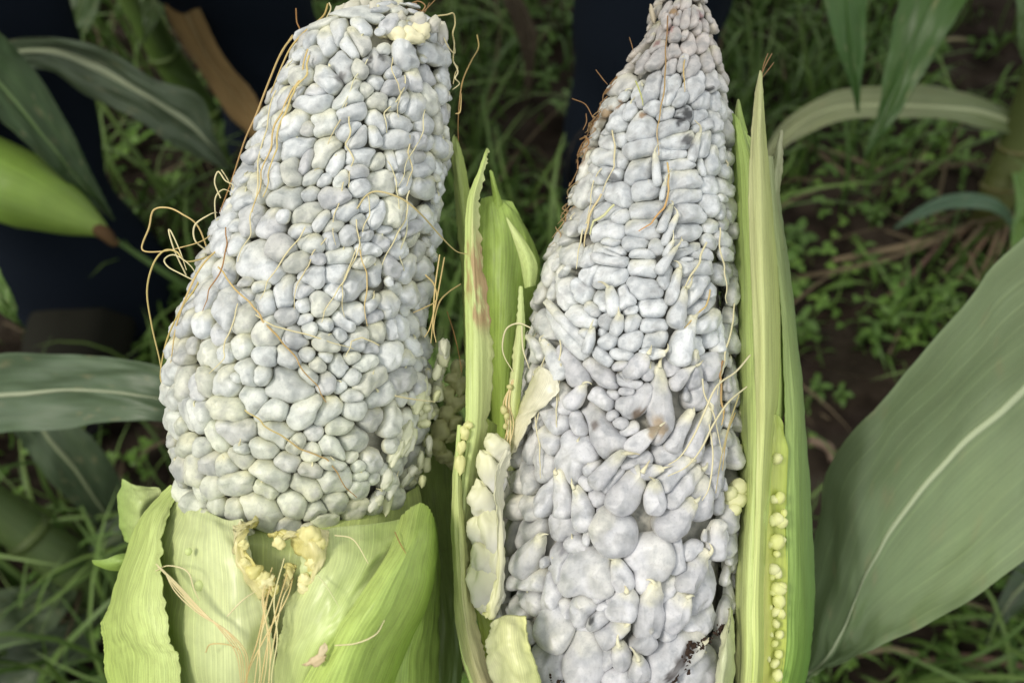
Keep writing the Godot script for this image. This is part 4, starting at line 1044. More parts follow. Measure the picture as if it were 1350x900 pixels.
	# ---- husk, right side
	husk(root, "husk_sheet", [[964, 148, 4, 970, 152, 6, 980, 166, 8, 994, 186, 8], [966, 210, 4, 980, 215, 12, 994, 220, 14, 1010, 226, 8], [968, 300, 4, 984, 300, 16, 1002, 302, 18, 1022, 306, 8], [970, 400, 4, 988, 400, 20, 1008, 402, 22, 1032, 404, 8], [970, 500, 4, 990, 500, 22, 1010, 500, 22, 1036, 500, 8], [972, 580, 4, 990, 580, 22, 1008, 580, 22, 1026, 580, 10], [970, 650, 5, 988, 650, 22, 1004, 650, 22, 1016, 650, 14], [966, 720, 6, 984, 720, 23, 1000, 720, 23, 1012, 720, 15], [962, 800, 8, 980, 800, 25, 998, 800, 25, 1010, 800, 16], [966, 880, 8, 980, 880, 25, 998, 880, 25, 1008, 880, 16], [960, 1000, 4, 970, 1000, 16, 980, 1000, 16, 990, 1000, 10]], two_tone(Color(0.45, 0.63, 0.17), Color(0.58, 0.76, 0.23), Color(0.77, 0.82, 0.41), Color(0.61, 0.76, 0.20)), M.husk, {"ripple": 0.0009, "rib": 0.00014, "ribs": 8.0, "jag": [2.0, 0.8]}, 36, 110)
	husk(root, "husk_strip", [[1001, 94, 9, 1003, 93, 9, 1005, 95, 9], [996, 130, 11, 1002, 130, 13, 1007, 131, 11], [991, 180, 15, 1001, 180, 18, 1011, 182, 13], [989, 240, 18, 1003, 240, 22, 1017, 242, 14], [990, 320, 21, 1006, 320, 25, 1023, 322, 14], [993, 420, 24, 1010, 420, 27, 1028, 422, 14], [996, 520, 24, 1010, 520, 27, 1026, 520, 15], [998, 580, 24, 1008, 580, 25, 1019, 580, 17], [996, 680, 24, 1003, 680, 24, 1011, 680, 18], [992, 780, 26, 999, 780, 25, 1007, 780, 18], [990, 880, 26, 998, 880, 25, 1005, 880, 17], [978, 1000, 16, 984, 1000, 16, 990, 1000, 10]], two_tone(Color(0.69, 0.68, 0.38), Color(0.61, 0.66, 0.29), Color(0.71, 0.82, 0.32), Color(0.61, 0.76, 0.17)), M.husk, {"ripple": 0.0005, "rib": 0.00012, "ribs": 5.0, "jag": [0.8, 0.8]}, 20, 90)
	husk(root, "outer_husk", [[1011, 205, 10, 1016, 206, 8, 1021, 212, 0], [1016, 280, 12, 1025, 282, 8, 1032, 288, -6], [1024, 350, 12, 1034, 352, 8, 1042, 358, -8], [1030, 430, 12, 1042, 432, 8, 1050, 438, -10], [1034, 520, 12, 1050, 522, 8, 1060, 528, -12], [1036, 600, 12, 1054, 602, 8, 1066, 606, -14], [1037, 700, 13, 1056, 702, 8, 1071, 706, -14], [1036, 800, 13, 1055, 802, 8, 1071, 806, -14], [1031, 880, 13, 1049, 882, 8, 1064, 886, -14], [1000, 1010, 6, 1015, 1010, 2, 1030, 1010, -12]], two_tone(Color(0.45, 0.51, 0.23), Color(0.29, 0.34, 0.19), Color(0.32, 0.54, 0.09), Color(0.17, 0.37, 0.06)), M.husk, {"ripple": 0.0008, "rib": 0.00022, "ribs": 7.0, "jag": [1.0, 1.0]}, 28, 110)
	husk(root, "husk_tip", [[1029, 172, 2, 1031, 171, 2, 1033, 174, 2], [1021, 205, 4, 1026, 206, 5, 1032, 210, 3], [1016, 235, 4, 1022, 238, 6, 1029, 244, 3], [1014, 280, 4, 1020, 282, 6, 1028, 285, 3], [1020, 330, 4, 1026, 330, 6, 1034, 330, 2]], two_tone(Color(0.53, 0.56, 0.35), Color(0.40, 0.41, 0.26), Color(0.40, 0.49, 0.20), Color(0.26, 0.32, 0.14)), M.husk, {"ripple": 0.0005, "rib": 0.0001, "jag": [1.2, 1.2]}, 14, 40)
	husk(root, "husk_tip", [[972, 132, 0, 974, 131, 0, 976, 136, 0], [969, 150, 1, 974, 150, 2, 980, 154, 1], [968, 170, 2, 976, 172, 4, 986, 176, 2]], two_tone(Color(0.55, 0.59, 0.29), mid, mid, mid), M.husk, {}, 10, 16)
	husk(root, "husk_groove", [[1017, 548, 18, 1022, 546, 17, 1028, 548, 15], [1012, 570, 18, 1022, 570, 15.5, 1034, 570, 13.5], [1010, 600, 18, 1022, 600, 15, 1037, 600, 13], [1006, 680, 18, 1022, 680, 14, 1039, 680, 13], [1003, 780, 19, 1021, 780, 14, 1038, 780, 13], [1000, 880, 19, 1018, 880, 14, 1034, 880, 13], [985, 1000, 10, 1000, 1000, 8, 1012, 1000, 6]], two_tone(Color(0.66, 0.76, 0.24), Color(0.52, 0.66, 0.14), Color(0.78, 0.80, 0.24), Color(0.60, 0.70, 0.12)), M.inner_husk, {"ripple": 0.001}, 14, 60)
	for k in [[1023, 604, 8], [1028, 656, 7], [1020, 658, 6], [1026, 684, 9], [1031, 688, 8], [1034, 676, 5], [1019, 686, 7], [1024, 714, 10], [1016, 716, 7], [1030, 712, 6], [1025, 730, 5], [1020, 750, 8], [1026, 756, 6], [1017, 760, 5], [1026, 776, 9], [1032, 772, 6], [1020, 780, 6], [1027, 792, 9], [1022, 806, 6], [1030, 808, 6], [1024, 822, 5], [1028, 836, 6], [1022, 848, 5], [1027, 862, 5], [1021, 874, 6], [1026, 890, 7], [1014, 800, 4], [1016, 836, 4], [1014, 868, 4]]:
		gall(root, "gall_bead", k[0] + rng.randf_range(-1, 1), k[1], 15.5, Vector3(k[2], k[2] * rng.randf_range(0.85, 1.1), k[2]), rng.randf_range(-40, 40), Color(0.76, 0.77, 0.42).lerp(Color(0.68, 0.72, 0.26), rng.randf()), 0.14, 8)
	for k in [[973, 590, 14, 6, 6], [975, 642, 18, 13, 12], [969, 660, 19, 14, 12], [976, 652, 17, 10, 14], [966, 672, 20, 11, 9], [962, 650, 20, 8, 10], [975, 560, 12, 4, 6], [977, 545, 12, 3, 5]]:
		gall(root, "cream_gall", k[0], k[1], k[2], Vector3(k[3], k[4], 9), rng.randf_range(-30, 30), Color(0.74, 0.74, 0.42), 0.15, 9)
	# ---- swollen lumps on the left flank
	var lump := Color(0.78, 0.77, 0.60)
	for k in [[655, 590, 24, 15, 20, 15], [648, 622, 25, 17, 26, 22], [636, 660, 25, 15, 30, 8], [632, 700, 25, 14, 22, -4], [648, 700, 27, 18, 24, 14], [638, 738, 27, 18, 24, 10], [640, 772, 27, 21, 32, 14], [652, 742, 27, 14, 26, -12], [640, 798, 26, 12, 17, 20], [660, 606, 22, 8, 13, -20]]:
		gall(root, "flank_gall", k[0], k[1], k[2] - 8, Vector3(k[3], k[4], 12), k[5], lump.lerp(Color(0.66, 0.655, 0.64), rng.randf_range(0.2, 0.9)), 0.26, 14, Color(0.78, 0.78, 0.52))
	husk(root, "torn_yellow_edge", [[668, 592, 24, 672, 596, 23, 676, 600, 22], [652, 640, 28, 658, 644, 27, 664, 648, 24], [655, 745, 30, 660, 750, 30, 665, 742, 28], [642, 800, 30, 650, 806, 30, 660, 790, 28], [636, 812, 28, 642, 812, 28, 648, 808, 27]], two_tone(lump, lump, Color(0.72, 0.74, 0.30), lump), M.inner_husk, {"ripple": 0.0015, "jag": [3.0, 4.0]}, 12, 50)
	for k in [[604, 486, -16, 9, 14], [596, 500, -16, 12, 11], [606, 508, -16, 11, 13], [590, 520, -16, 12, 12], [602, 532, -16, 14, 12], [588, 545, -16, 12, 14], [600, 556, -16, 11, 12], [582, 565, -16, 12, 14], [594, 575, -18, 9, 9], [576, 585, -16, 11, 13], [586, 600, -18, 13, 9], [598, 610, -20, 12, 10]]:
		gall(root, "cream_gall", k[0], k[1], k[2], Vector3(k[3], k[4], 10), rng.randf_range(-40, 40), Color(0.66, 0.66, 0.34), 0.4, 9)
	for k in [[612, 570, 16, 6, 8], [608, 590, 17, 6, 9], [606, 612, 17, 7, 10], [618, 560, 15, 6, 6]]:
		gall(root, "gall_bead", k[0], k[1], k[2], Vector3(k[3], k[4], 6), 0, Color(0.74, 0.74, 0.34), 0.3, 8)
	# pale papery flap over the left flank, and a yellow scrap of husk at the bottom
	skin(root, "papery_flap", [[714, 482, 5, 722, 484, 7, 732, 490, 6], [702, 500, 4, 720, 503, 10, 742, 510, 7], [690, 530, 4, 706, 535, 11, 730, 530, 8], [680, 565, 4, 690, 558, 8, 708, 548, 5], [672, 605, 4, 678, 600, 5, 684, 592, 3]], two_tone(Color(0.82, 0.80, 0.56), Color(0.83, 0.82, 0.68), Color(0.82, 0.78, 0.50), Color(0.82, 0.80, 0.60)), M.inner_husk, {"ripple": 0.0010, "jag": [1.5, 2.5]}, 18, 36)
	husk(root, "yellow_husk_scrap", [[650, 820, 30, 670, 812, 36, 692, 815, 36], [640, 850, 30, 668, 845, 40, 697, 845, 40], [646, 885, 30, 674, 885, 42, 708, 880, 41], [656, 930, 28, 684, 930, 40, 720, 925, 38], [680, 1000, 18, 700, 1000, 26, 730, 1000, 24]], two_tone(Color(0.80, 0.81, 0.56), Color(0.80, 0.82, 0.34), Color(0.80, 0.82, 0.52), Color(0.68, 0.78, 0.30)), M.inner_husk, {"ripple": 0.0016, "jag": [2.5, 1.5], "thick": 0.0014}, 22, 50)
	husk(root, "pale_husk_scrap", [[960, 802, 24, 964, 800, 26, 968, 804, 24], [952, 840, 30, 960, 842, 32, 968, 846, 26], [944, 890, 32, 955, 890, 34, 967, 892, 26], [935, 960, 28, 950, 960, 30, 965, 960, 22]], two_tone(Color(0.66, 0.68, 0.44), Color(0.6, 0.68, 0.34), Color(0.64, 0.66, 0.48), Color(0.52, 0.64, 0.26)), M.inner_husk, {"ripple": 0.0008, "jag": [1.5, 1.0]}, 12, 30)
	# crumbs of black spores
	var crumbs := Shape.new()
	for k in 170:
		var t := rng.randf()
		var c := Vector2(884, 896).lerp(Vector2(912, 848), t) if k < 120 else Vector2(918, 852).lerp(Vector2(952, 824), t)
		c += Vector2(rng.randfn(0, 3.2), rng.randfn(0, 3.2)) * (1.0 if k < 120 else 0.9)
		if k > 160:
			c = Vector2(rng.randf_range(715, 745), rng.randf_range(888, 900))
		var g := to_ear(c.x, c.y)
		var r := rng.randf_range(0.8, 2.3) * unit
		crumbs.add(blob(ear_point(g.x, g.y, rng.randf_range(2.5, 5.0)), Vector3(r * rng.randf_range(0.7, 1.8), r, r), Basis(Vector3.BACK, rng.randf() * TAU), Color(0.05, 0.032, 0.025), 0.7, 4))
	var cr := part(root, "spore_crumbs", crumbs.mesh(), M.soot)
	cr.set_meta("kind", "stuff")
	# ---- silk
	var straw := Color(0.80, 0.74, 0.48)
	var gold := Color(0.70, 0.52, 0.22)
	var rust := Color(0.36, 0.20, 0.09)
	silk_on_ear(root, [882, 22, 878, 60, 874, 100, 869, 140, 866, 180, 866, 205], 2.0, 0.3, rust, gold)
	silk_on_ear(root, [902, 80, 900, 100, 902, 122], 2.0, 0.3, gold)
	silk_on_ear(root, [880, 215, 879, 250, 876, 275, 862, 295, 848, 305], 4.0, 0.4, gold, Color(0.7, 0.36, 0.14))
	silk_on_ear(root, [838, 108, 844, 125, 846, 140], 2.0, 0.3, Color(0.6, 0.62, 0.2))
	silk_on_ear(root, [812, 270, 795, 284, 782, 292, 778, 310], 3.0, 0.55, Color(0.68, 0.68, 0.38))
	silk_on_ear(root, [930, 320, 922, 345, 910, 365, 904, 380], 3.0, 0.42, straw)
	silk_on_ear(root, [936, 382, 925, 405, 912, 422, 900, 432], 3.0, 0.34, gold)
	silk_on_ear(root, [945, 300, 950, 330, 955, 370, 958, 400], 2.0, 0.34, straw)
	silk_on_ear(root, [968, 400, 962, 430, 955, 455, 950, 480, 946, 520], 3.0, 0.36, straw)
	silk_on_ear(root, [948, 475, 949, 500, 951, 540, 950, 560], 4.0, 0.45, rust, gold)
	silk(root, [990, 468, 26, 970, 490, 32, 945, 510, 38, 928, 545, 40, 915, 575, 42, 898, 600, 42, 882, 612, 42], 0.38, straw)
	silk(root, [984, 510, 26, 960, 530, 34, 940, 560, 38, 925, 590, 40, 905, 615, 42, 880, 628, 43], 0.36, straw)
	silk(root, [926, 500, 38, 930, 520, 38, 940, 545, 38, 946, 570, 36, 952, 600, 34], 0.3, straw)
	silk(root, [935, 560, 38, 940, 600, 38, 935, 640, 38, 925, 660, 38], 0.3, straw)
	silk(root, [975, 520, 22, 962, 560, 30, 950, 610, 34, 944, 650, 34], 0.3, Color(0.6, 0.52, 0.26))
	silk(root, [970, 545, 20, 958, 575, 30, 952, 620, 32], 0.26, gold)
	silk(root, [1004, 100, 9, 1002, 120, 10, 996, 150, 12, 993, 170, 13], 0.28, rust)
	silk(root, [1017, 70, 4, 1010, 86, 7, 1004, 100, 9], 0.24, rust)
	silk(root, [1021, 82, 4, 1012, 92, 7, 1004, 104, 9], 0.2, rust)
	silk(root, [1013, 70, 4, 1008, 86, 7, 1003, 104, 9], 0.2, rust)
	silk(root, [755, 130, 4, 772, 138, 8, 780, 150, 10, 784, 160, 10], 0.2, rust)
	silk(root, [786, 92, 2, 796, 104, 6, 802, 112, 8], 0.2, rust)
	silk(root, [829, 50, 2, 832, 58, 6, 834, 68, 8], 0.2, rust)
	silk(root, [772, 150, 4, 774, 160, 8, 768, 172, 10], 0.24, rust)
	silk(root, [765, 184, 6, 772, 182, 10, 776, 190, 12, 766, 200, 12], 0.4, rust)
	silk(root, [700, 432, 14, 684, 426, 14, 668, 432, 12, 662, 452, 10, 664, 470, 10, 676, 490, 14], 0.33, straw)
	silk(root, [688, 430, 16, 690, 460, 20, 698, 486, 24], 0.3, straw)
	for k in 7:
		silk(root, [676 + rng.randf_range(-5, 5), 500, 14, 668 + rng.randf_range(-4, 6), 530, 14, 672 + rng.randf_range(-6, 6), 560, 14, 664 + rng.randf_range(-6, 8), 600, 16], 0.26, straw.lerp(gold, rng.randf()))
	for k in [[664, 540, 5], [668, 548, 4], [666, 562, 3.4], [672, 510, 4]]:
		gall(root, "gall_bead", k[0], k[1], 15.0, Vector3(k[2], k[2], k[2]), 0, Color(0.60, 0.58, 0.26), 0.2, 7)
	for k in 9:
		var y := rng.randf_range(150, 620)
		var x := profile(y).x - profile(y).y * rng.randf_range(0.62, 0.9)
		var path := [x, y]
		for j in 3:
			y += rng.randf_range(15, 34)
			x += rng.randf_range(-14, 6)
			path.append_array([x, y])
		silk_on_ear(root, path, 1.0, rng.randf_range(0.24, 0.45), straw.lerp(gold if y < 330.0 else Color(0.66, 0.62, 0.44), rng.randf()))
	for k in 26:                                         # brown wisps along the upper left edge
		var y := rng.randf_range(60, 300)
		var e2 := to_ear(profile(y).x - profile(y).y * 0.95, y)
		var p := []
		for j in 4:
			p.append(ear_point(e2.x - 0.15 + rng.randf_range(-0.2, 0.25), e2.y + j * rng.randf_range(3, 9), 1.0 + rng.randf_range(0.0, 5.0)))
		part(root, "silk_strand", tube(p, [0.00016, 0.00022, 0.0001], 4, rust.lerp(Color(0.56, 0.40, 0.22), rng.randf()), 12).mesh(), M.silk)
	gall(root, "tip_spike", 860, 18, 4, Vector3(4, 12, 4), 15, Color(0.62, 0.54, 0.40), 0.3, 7)
	shank(root, 810, 1075)

# ---------------------------------------------------------------- maize plants of the field
# A leaf blade along a path of [photo x, photo y, distance, half width left, half width right, tilt]; its midrib is a child.
func leaf(plant: Node3D, n: String, path: Array, c1: Color, c2: Color, rib_color: Color, material: Material, o := {}) -> MeshInstance3D:
	var rows := []
	var inv := plant.transform.affine_inverse()
	var m := path.size()
	for i in m:
		var a: Array = path[maxi(i - 1, 0)]
		var b: Array = path[mini(i + 1, m - 1)]
		var q: Array = path[i]
		var d := Vector2(b[0] - a[0], b[1] - a[1]).normalized()
		var nn := Vector2(d.y, -d.x)                     # to the left of the way, as seen
		var tilt: float = q[5] if q.size() > 5 else 0.0
		var fold: float = o.get("fold", 0.12)
		var k: float = q[2] / lens
		rows.append([Vector3(q[0] + nn.x * q[3], q[1] + nn.y * q[3], q[2] - k * q[3] * (fold + tilt)), Vector3(q[0] + nn.x * q[3] * 0.5, q[1] + nn.y * q[3] * 0.5, q[2] - k * q[3] * (fold * 0.3 + tilt * 0.5)), Vector3(q[0], q[1], q[2]), Vector3(q[0] - nn.x * q[4] * 0.5, q[1] - nn.y * q[4] * 0.5, q[2] - k * q[4] * (fold * 0.3 - tilt * 0.5)), Vector3(q[0] - nn.x * q[4], q[1] - nn.y * q[4], q[2] - k * q[4] * (fold - tilt))])
	return blade(plant, n, rows, c1, c2, rib_color, material, o)

func blade(plant: Node3D, n: String, rows: Array, c1: Color, c2: Color, rib_color: Color, material: Material, o := {}) -> MeshInstance3D:
	var inv := plant.transform.affine_inverse()
	var place := func(p: Vector3) -> Vector3: return inv * at(p.x, p.y, p.z)
	var key := rng.randf() * 400.0
	var tint := func(u: float, v: float) -> Color:
		var q := c1.lerp(c2, v)
		var k := 1.0 + 0.16 * noise.get_noise_2d(u * 70.0 + key, v * 90.0) + 0.10 * noise.get_noise_2d(u * 300.0 + key, v * 16.0)
		var old := clampf((fine.get_noise_2d(u * 200.0 + key, v * 700.0) - 0.42) * 5.0, 0.0, 1.0) * 0.35
		return Color(q.r * k, q.g * k, q.b * k).lerp(Color(0.34, 0.30, 0.16), old)
	var blade_ := part(plant, n, sheet(rows, 32, 70, 0.0004, place, tint, {"ripple": o.get("ripple", 0.006), "rib": 0.00012, "ribs": 16.0, "key": key, "jag": [1.2, 1.2]}).mesh(), material)
	if o.get("midrib", true):
		var mid: int = rows[0].size() / 2
		var half: float = ((rows[rows.size() / 3][0] as Vector3) - (rows[rows.size() / 3][rows[0].size() - 1] as Vector3)).length()
		var share: float = clampf(o.get("rib_width", 0.0022) * 2.4 / (half / lens * rows[mid][mid].z), 0.02, 0.2)
		part(blade_, "midrib", sheet(rows, 6, 70, 0.0011, place, func(_u: float, _v: float) -> Color: return rib_color, {"ripple": o.get("ripple", 0.006), "key": key, "strip": share}).mesh(), M.leaf_rib)
	return blade_

func stalk(plant: Node3D, path: Array, radii: Array, c1: Color, c2: Color) -> void:
	var inv := plant.transform.affine_inverse()
	var p := []
	for q in path:
		p.append(inv * (q as Vector3))
	var st := part(plant, "stalk", tube(p, radii, 18, c1, 60, c2).mesh(), M.leaf)
	for k in [0.08, 0.3, 0.55, 0.8]:
		var f: float = k * (radii.size() - 1)
		var r: float = lerpf(radii[int(f)], radii[mini(int(f) + 1, radii.size() - 1)], f - int(f))
		var a := spline(p, k - 0.012)
		var b := spline(p, k + 0.012)
		part(st, "node_ring", tube([a, a.lerp(b, 0.5), b], [r * 1.02, r * 1.14, r * 1.02], 18, Color(c1.r * 1.2, c1.g * 1.1, c1.b), 6).mesh(), M.leaf)

func plants() -> void:
	var grey := Color(0.085, 0.125, 0.070)
	var dark := Color(0.045, 0.085, 0.030)
	var rib := Color(0.30, 0.36, 0.20)
	# left: a plant whose stalk leans in from beyond the frame
	var foot := on_ground(150, 800)
	var p := thing("maize_plant", "maize plant at left edge with broad grey-green leaves, plump green husked ear and leaning stem", "maize plant", foot)
	stalk(p, [foot + Vector3(0, -0.02, 0), at(98, 750, 0.735), at(20, 690, 0.70), at(-90, 600, 0.65), at(-200, 420, 0.62), at(-260, 150, 0.54), at(-300, -200, 0.46)], [0.020, 0.020, 0.018, 0.016, 0.014, 0.012, 0.010], Color(0.075, 0.115, 0.035), Color(0.13, 0.20, 0.06))
	leaf(p, "leaf", [[-230, 330, 0.56, 20, 20], [-110, 190, 0.58, 26, 26], [-20, 90, 0.60, 24, 24], [60, 66, 0.62, 18, 26, 0.4], [130, 92, 0.64, 30, 38, 0.3], [190, 124, 0.66, 24, 34, 0.1], [240, 155, 0.68, 34, 36, 0.3], [275, 190, 0.70, 12, 26, 0.2], [302, 222, 0.72, 2, 4]], Color(0.10, 0.135, 0.075), Color(0.12, 0.165, 0.10), Color(0.36, 0.40, 0.26), M.leaf, {"ripple": 0.010, "rib_width": 0.0030})
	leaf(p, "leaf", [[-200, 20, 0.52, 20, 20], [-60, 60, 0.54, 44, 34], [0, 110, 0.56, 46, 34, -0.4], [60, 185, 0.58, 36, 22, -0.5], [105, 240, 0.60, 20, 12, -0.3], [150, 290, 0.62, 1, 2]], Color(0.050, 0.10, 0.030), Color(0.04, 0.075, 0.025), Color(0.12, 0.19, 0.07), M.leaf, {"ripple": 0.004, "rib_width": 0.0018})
	leaf(p, "leaf", [[-240, 200, 0.5, 20, 20], [-120, 260, 0.5, 26, 26], [-40, 340, 0.5, 26, 22], [0, 395, 0.5, 14, 12], [18, 424, 0.5, 1, 1]], Color(0.10, 0.19, 0.035), Color(0.10, 0.19, 0.035), Color(0.2, 0.3, 0.1), M.leaf)
	leaf(p, "leaf", [[-220, 440, 0.58, 24, 24], [-120, 490, 0.50, 40, 40], [-40, 520, 0.45, 52, 52, 0.2], [20, 520, 0.43, 57, 48, 0.2], [80, 514, 0.42, 47, 52, 0.2], [130, 514, 0.41, 46, 44, 0.15], [180, 520, 0.40, 44, 36, 0.1], [225, 532, 0.40, 38, 26, 0.1], [290, 560, 0.42, 20, 18], [330, 580, 0.44, 2, 2]], Color(0.11, 0.165, 0.095), Color(0.10, 0.15, 0.08), Color(0.36, 0.40, 0.27), M.leaf, {"ripple": 0.005, "rib_width": 0.0013, "fold": 0.2})
	leaf(p, "leaf", [[-60, 470, 0.62, 24, 24], [20, 520, 0.62, 34, 34], [62, 572, 0.64, 38, 34, 0.2], [95, 615, 0.66, 46, 36, 0.2], [125, 655, 0.70, 40, 26, 0.2], [150, 695, 0.74, 24, 16, 0.1], [166, 722, 0.78, 2, 2]], Color(0.085, 0.125, 0.065), Color(0.05, 0.075, 0.04), Color(0.24, 0.28, 0.16), M.leaf, {"ripple": 0.004, "rib_width": 0.0016})
	leaf(p, "leaf", [[-140, 900, 0.66, 30, 30], [-60, 850, 0.66, 40, 40], [0, 808, 0.68, 30, 44, -0.3], [40, 790, 0.70, 20, 50, -0.3], [80, 770, 0.72, 8, 30, -0.2], [106, 752, 0.74, 1, 2]], Color(0.10, 0.14, 0.07), Color(0.09, 0.13, 0.065), Color(0.20, 0.25, 0.13), M.leaf, {"ripple": 0.006, "rib_width": 0.0010})
	leaf(p, "leaf", [[110, 750, 0.735, 10, 10], [150, 712, 0.72, 24, 20], [190, 700, 0.71, 30, 24], [240, 730, 0.70, 20, 20], [280, 790, 0.70, 2, 2]], Color(0.07, 0.10, 0.055), Color(0.06, 0.085, 0.05), Color(0.10, 0.13, 0.07), M.leaf)
	leaf(p, "leaf", [[140, 800, 0.745, 10, 10], [110, 835, 0.72, 24, 24], [60, 862, 0.70, 34, 34], [0, 880, 0.69, 34, 34], [-60, 880, 0.69, 4, 4]], Color(0.07, 0.10, 0.05), Color(0.08, 0.115, 0.06), Color(0.10, 0.13, 0.07), M.leaf)
	var inv := p.transform.affine_inverse()
	var ear_pts := []
	for q in [[-220, 190, 0.62], [-120, 205, 0.61], [-30, 228, 0.60], [40, 255, 0.60], [90, 280, 0.60], [125, 298, 0.60], [146, 310, 0.60]]:
		ear_pts.append(inv * at(q[0], q[1], q[2]))
	var green_ear := part(p, "green_ear", tube(ear_pts, [0.008, 0.020, 0.0300, 0.0265, 0.017, 0.008, 0.001], 24, Color(0.25, 0.42, 0.065), 60, Color(0.20, 0.30, 0.06)).mesh(), M.leaf)
	var tuft := []
	for q in [[120, 296, 0.598], [138, 308, 0.598], [150, 320, 0.6], [156, 318, 0.6]]:
		tuft.append(inv * at(q[0], q[1], q[2]))
	part(green_ear, "dry_tuft", tube(tuft, [0.005, 0.005, 0.003, 0.001], 8, Color(0.10, 0.06, 0.03), 12).mesh(), M.dry)
	canopy(p, at(-300, -200, 0.46), Vector3(-0.15, 0, -0.15), 1.0, 0.6)
	# top left: a green stem with a withered leaf
	foot = on_ground(318, 235)
	p = thing("maize_plant", "slanting green maize stem with a withered tan leaf, behind the top of the thick ear", "maize plant", foot)
	stalk(p, [foot + Vector3(0, -0.02, 0), at(296, 190, 1.02), at(250, 120, 0.98), at(205, 50, 0.92), at(150, -60, 0.85), at(60, -260, 0.75)], [0.020, 0.018, 0.018, 0.017, 0.015, 0.012], Color(0.075, 0.13, 0.028), Color(0.12, 0.20, 0.045))
	leaf(p, "leaf", [[150, -70, 0.84, 10, 10], [170, -60, 0.82, 24, 24], [196, -20, 0.8, 22, 22], [200, 12, 0.8, 16, 14], [194, 40, 0.8, 8, 6], [188, 58, 0.8, 1, 1]], Color(0.13, 0.21, 0.06), Color(0.15, 0.23, 0.08), Color(0.25, 0.33, 0.14), M.leaf, {"rib_width": 0.0012})
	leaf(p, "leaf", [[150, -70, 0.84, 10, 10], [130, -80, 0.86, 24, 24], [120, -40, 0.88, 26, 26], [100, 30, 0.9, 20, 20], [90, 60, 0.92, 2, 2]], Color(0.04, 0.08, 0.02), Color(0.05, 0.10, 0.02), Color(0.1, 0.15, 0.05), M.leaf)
	leaf(p, "withered_leaf", [[150, -70, 0.84, 10, 10], [190, -80, 0.82, 20, 20], [225, -30, 0.80, 22, 22], [250, 30, 0.80, 22, 24, 0.3], [280, 85, 0.80, 18, 18, 0.2], [312, 130, 0.80, 22, 22, -0.2], [338, 168, 0.80, 16, 14], [360, 210, 0.8, 3, 3]], Color(0.24, 0.165, 0.065), Color(0.26, 0.17, 0.075), Color(0.30, 0.22, 0.10), M.dry, {"ripple": 0.006, "rib_width": 0.0012})
	canopy(p, at(60, -260, 0.75), Vector3(-0.05, 0, -0.12), 1.0, 0.2)
	# top centre: a withered leaf seen between the ears, its plant hidden by the thick ear
	foot = on_ground(560, 330)
	p = thing("maize_plant", "maize plant behind the thick ear with one faded brown leaf hanging between the two ears", "maize plant", foot)
	stalk(p, [foot + Vector3(0, -0.02, 0), at(552, 250, 1.12), at(545, 120, 1.06), at(530, -40, 0.98), at(500, -260, 0.86)], [0.017, 0.016, 0.014, 0.013, 0.012], Color(0.05, 0.08, 0.02), Color(0.08, 0.13, 0.04))
	leaf(p, "withered_leaf", [[530, -40, 0.98, 6, 6], [580, -70, 0.98, 12, 12], [640, -50, 0.99, 14, 14], [680, 10, 1.0, 13, 13], [693, 50, 1.01, 16, 10], [697, 80, 1.02, 8, 7], [696, 120, 1.03, 4, 4], [692, 140, 1.04, 1, 1]], Color(0.085, 0.07, 0.045), Color(0.11, 0.085, 0.06), Color(0.12, 0.09, 0.06), M.dry, {"ripple": 0.006, "rib_width": 0.001})
	canopy(p, at(500, -260, 0.86), Vector3(0.0, 0, -0.1), 1.0, 0.3)
	# right: stalk base with brace roots on the soil
	foot = on_ground(1308, 300)
	p = thing("maize_plant", "maize stem rooted in soil at right with small arching blue-green leaf and brown roots", "maize plant", foot)
	stalk(p, [foot + Vector3(0, -0.02, 0), at(1312, 268, 0.955), at(1326, 225, 0.93), at(1345, 175, 0.90), at(1390, 40, 0.82), at(1450, -200, 0.7)], [0.020, 0.0195, 0.018, 0.017, 0.015, 0.012], Color(0.13, 0.135, 0.045), Color(0.13, 0.18, 0.05))
	leaf(p, "leaf", [[1340, 320, 0.92, 3, 3], [1333, 290, 0.91, 7, 6], [1312, 270, 0.90, 10, 8], [1280, 262, 0.89, 12, 8, 0.3], [1245, 266, 0.89, 10, 8, 0.3], [1210, 282, 0.89, 7, 6], [1178, 302, 0.90, 1, 1]], Color(0.07, 0.14, 0.07), Color(0.08, 0.15, 0.09), Color(0.12, 0.2, 0.13), M.leaf, {"ripple": 0.002, "rib_width": 0.0007})
	leaf(p, "leaf", [[1340, 200, 0.92, 10, 10], [1352, 260, 0.90, 12, 12], [1345, 300, 0.88, 12, 10], [1338, 345, 0.87, 7, 6], [1332, 380, 0.87, 1, 1]], Color(0.10, 0.20, 0.04), Color(0.08, 0.16, 0.03), Color(0.16, 0.25, 0.07), M.leaf, {"ripple": 0.002, "rib_width": 0.0007})
	inv = p.transform.affine_inverse()
	for q in [[1298, 300, 1240, 365], [1302, 304, 1262, 372], [1300, 306, 1284, 385], [1308, 306, 1300, 370], [1312, 306, 1322, 360], [1296, 296, 1226, 286], [1292, 298, 1250, 330], [1304, 300, 1275, 345], [1290, 296, 1272, 270]]:
		var a := on_ground(q[0], q[1]) + Vector3(0, 0.035, 0)
		var b := on_ground(q[2], q[3]) + Vector3(0, 0.004, 0)
		part(p, "brace_root", tube([inv * a, inv * (a.lerp(b, 0.5) + Vector3(0, 0.018, 0)), inv * b], [0.0032, 0.003, 0.0018], 8, Color(0.24, 0.19, 0.12).lerp(Color(0.16, 0.10, 0.07), rng.randf()), 12).mesh(), M.dry)
	# right: plant beyond the frame with the big near leaf
	foot = Vector3(0.62, 0, -0.20)
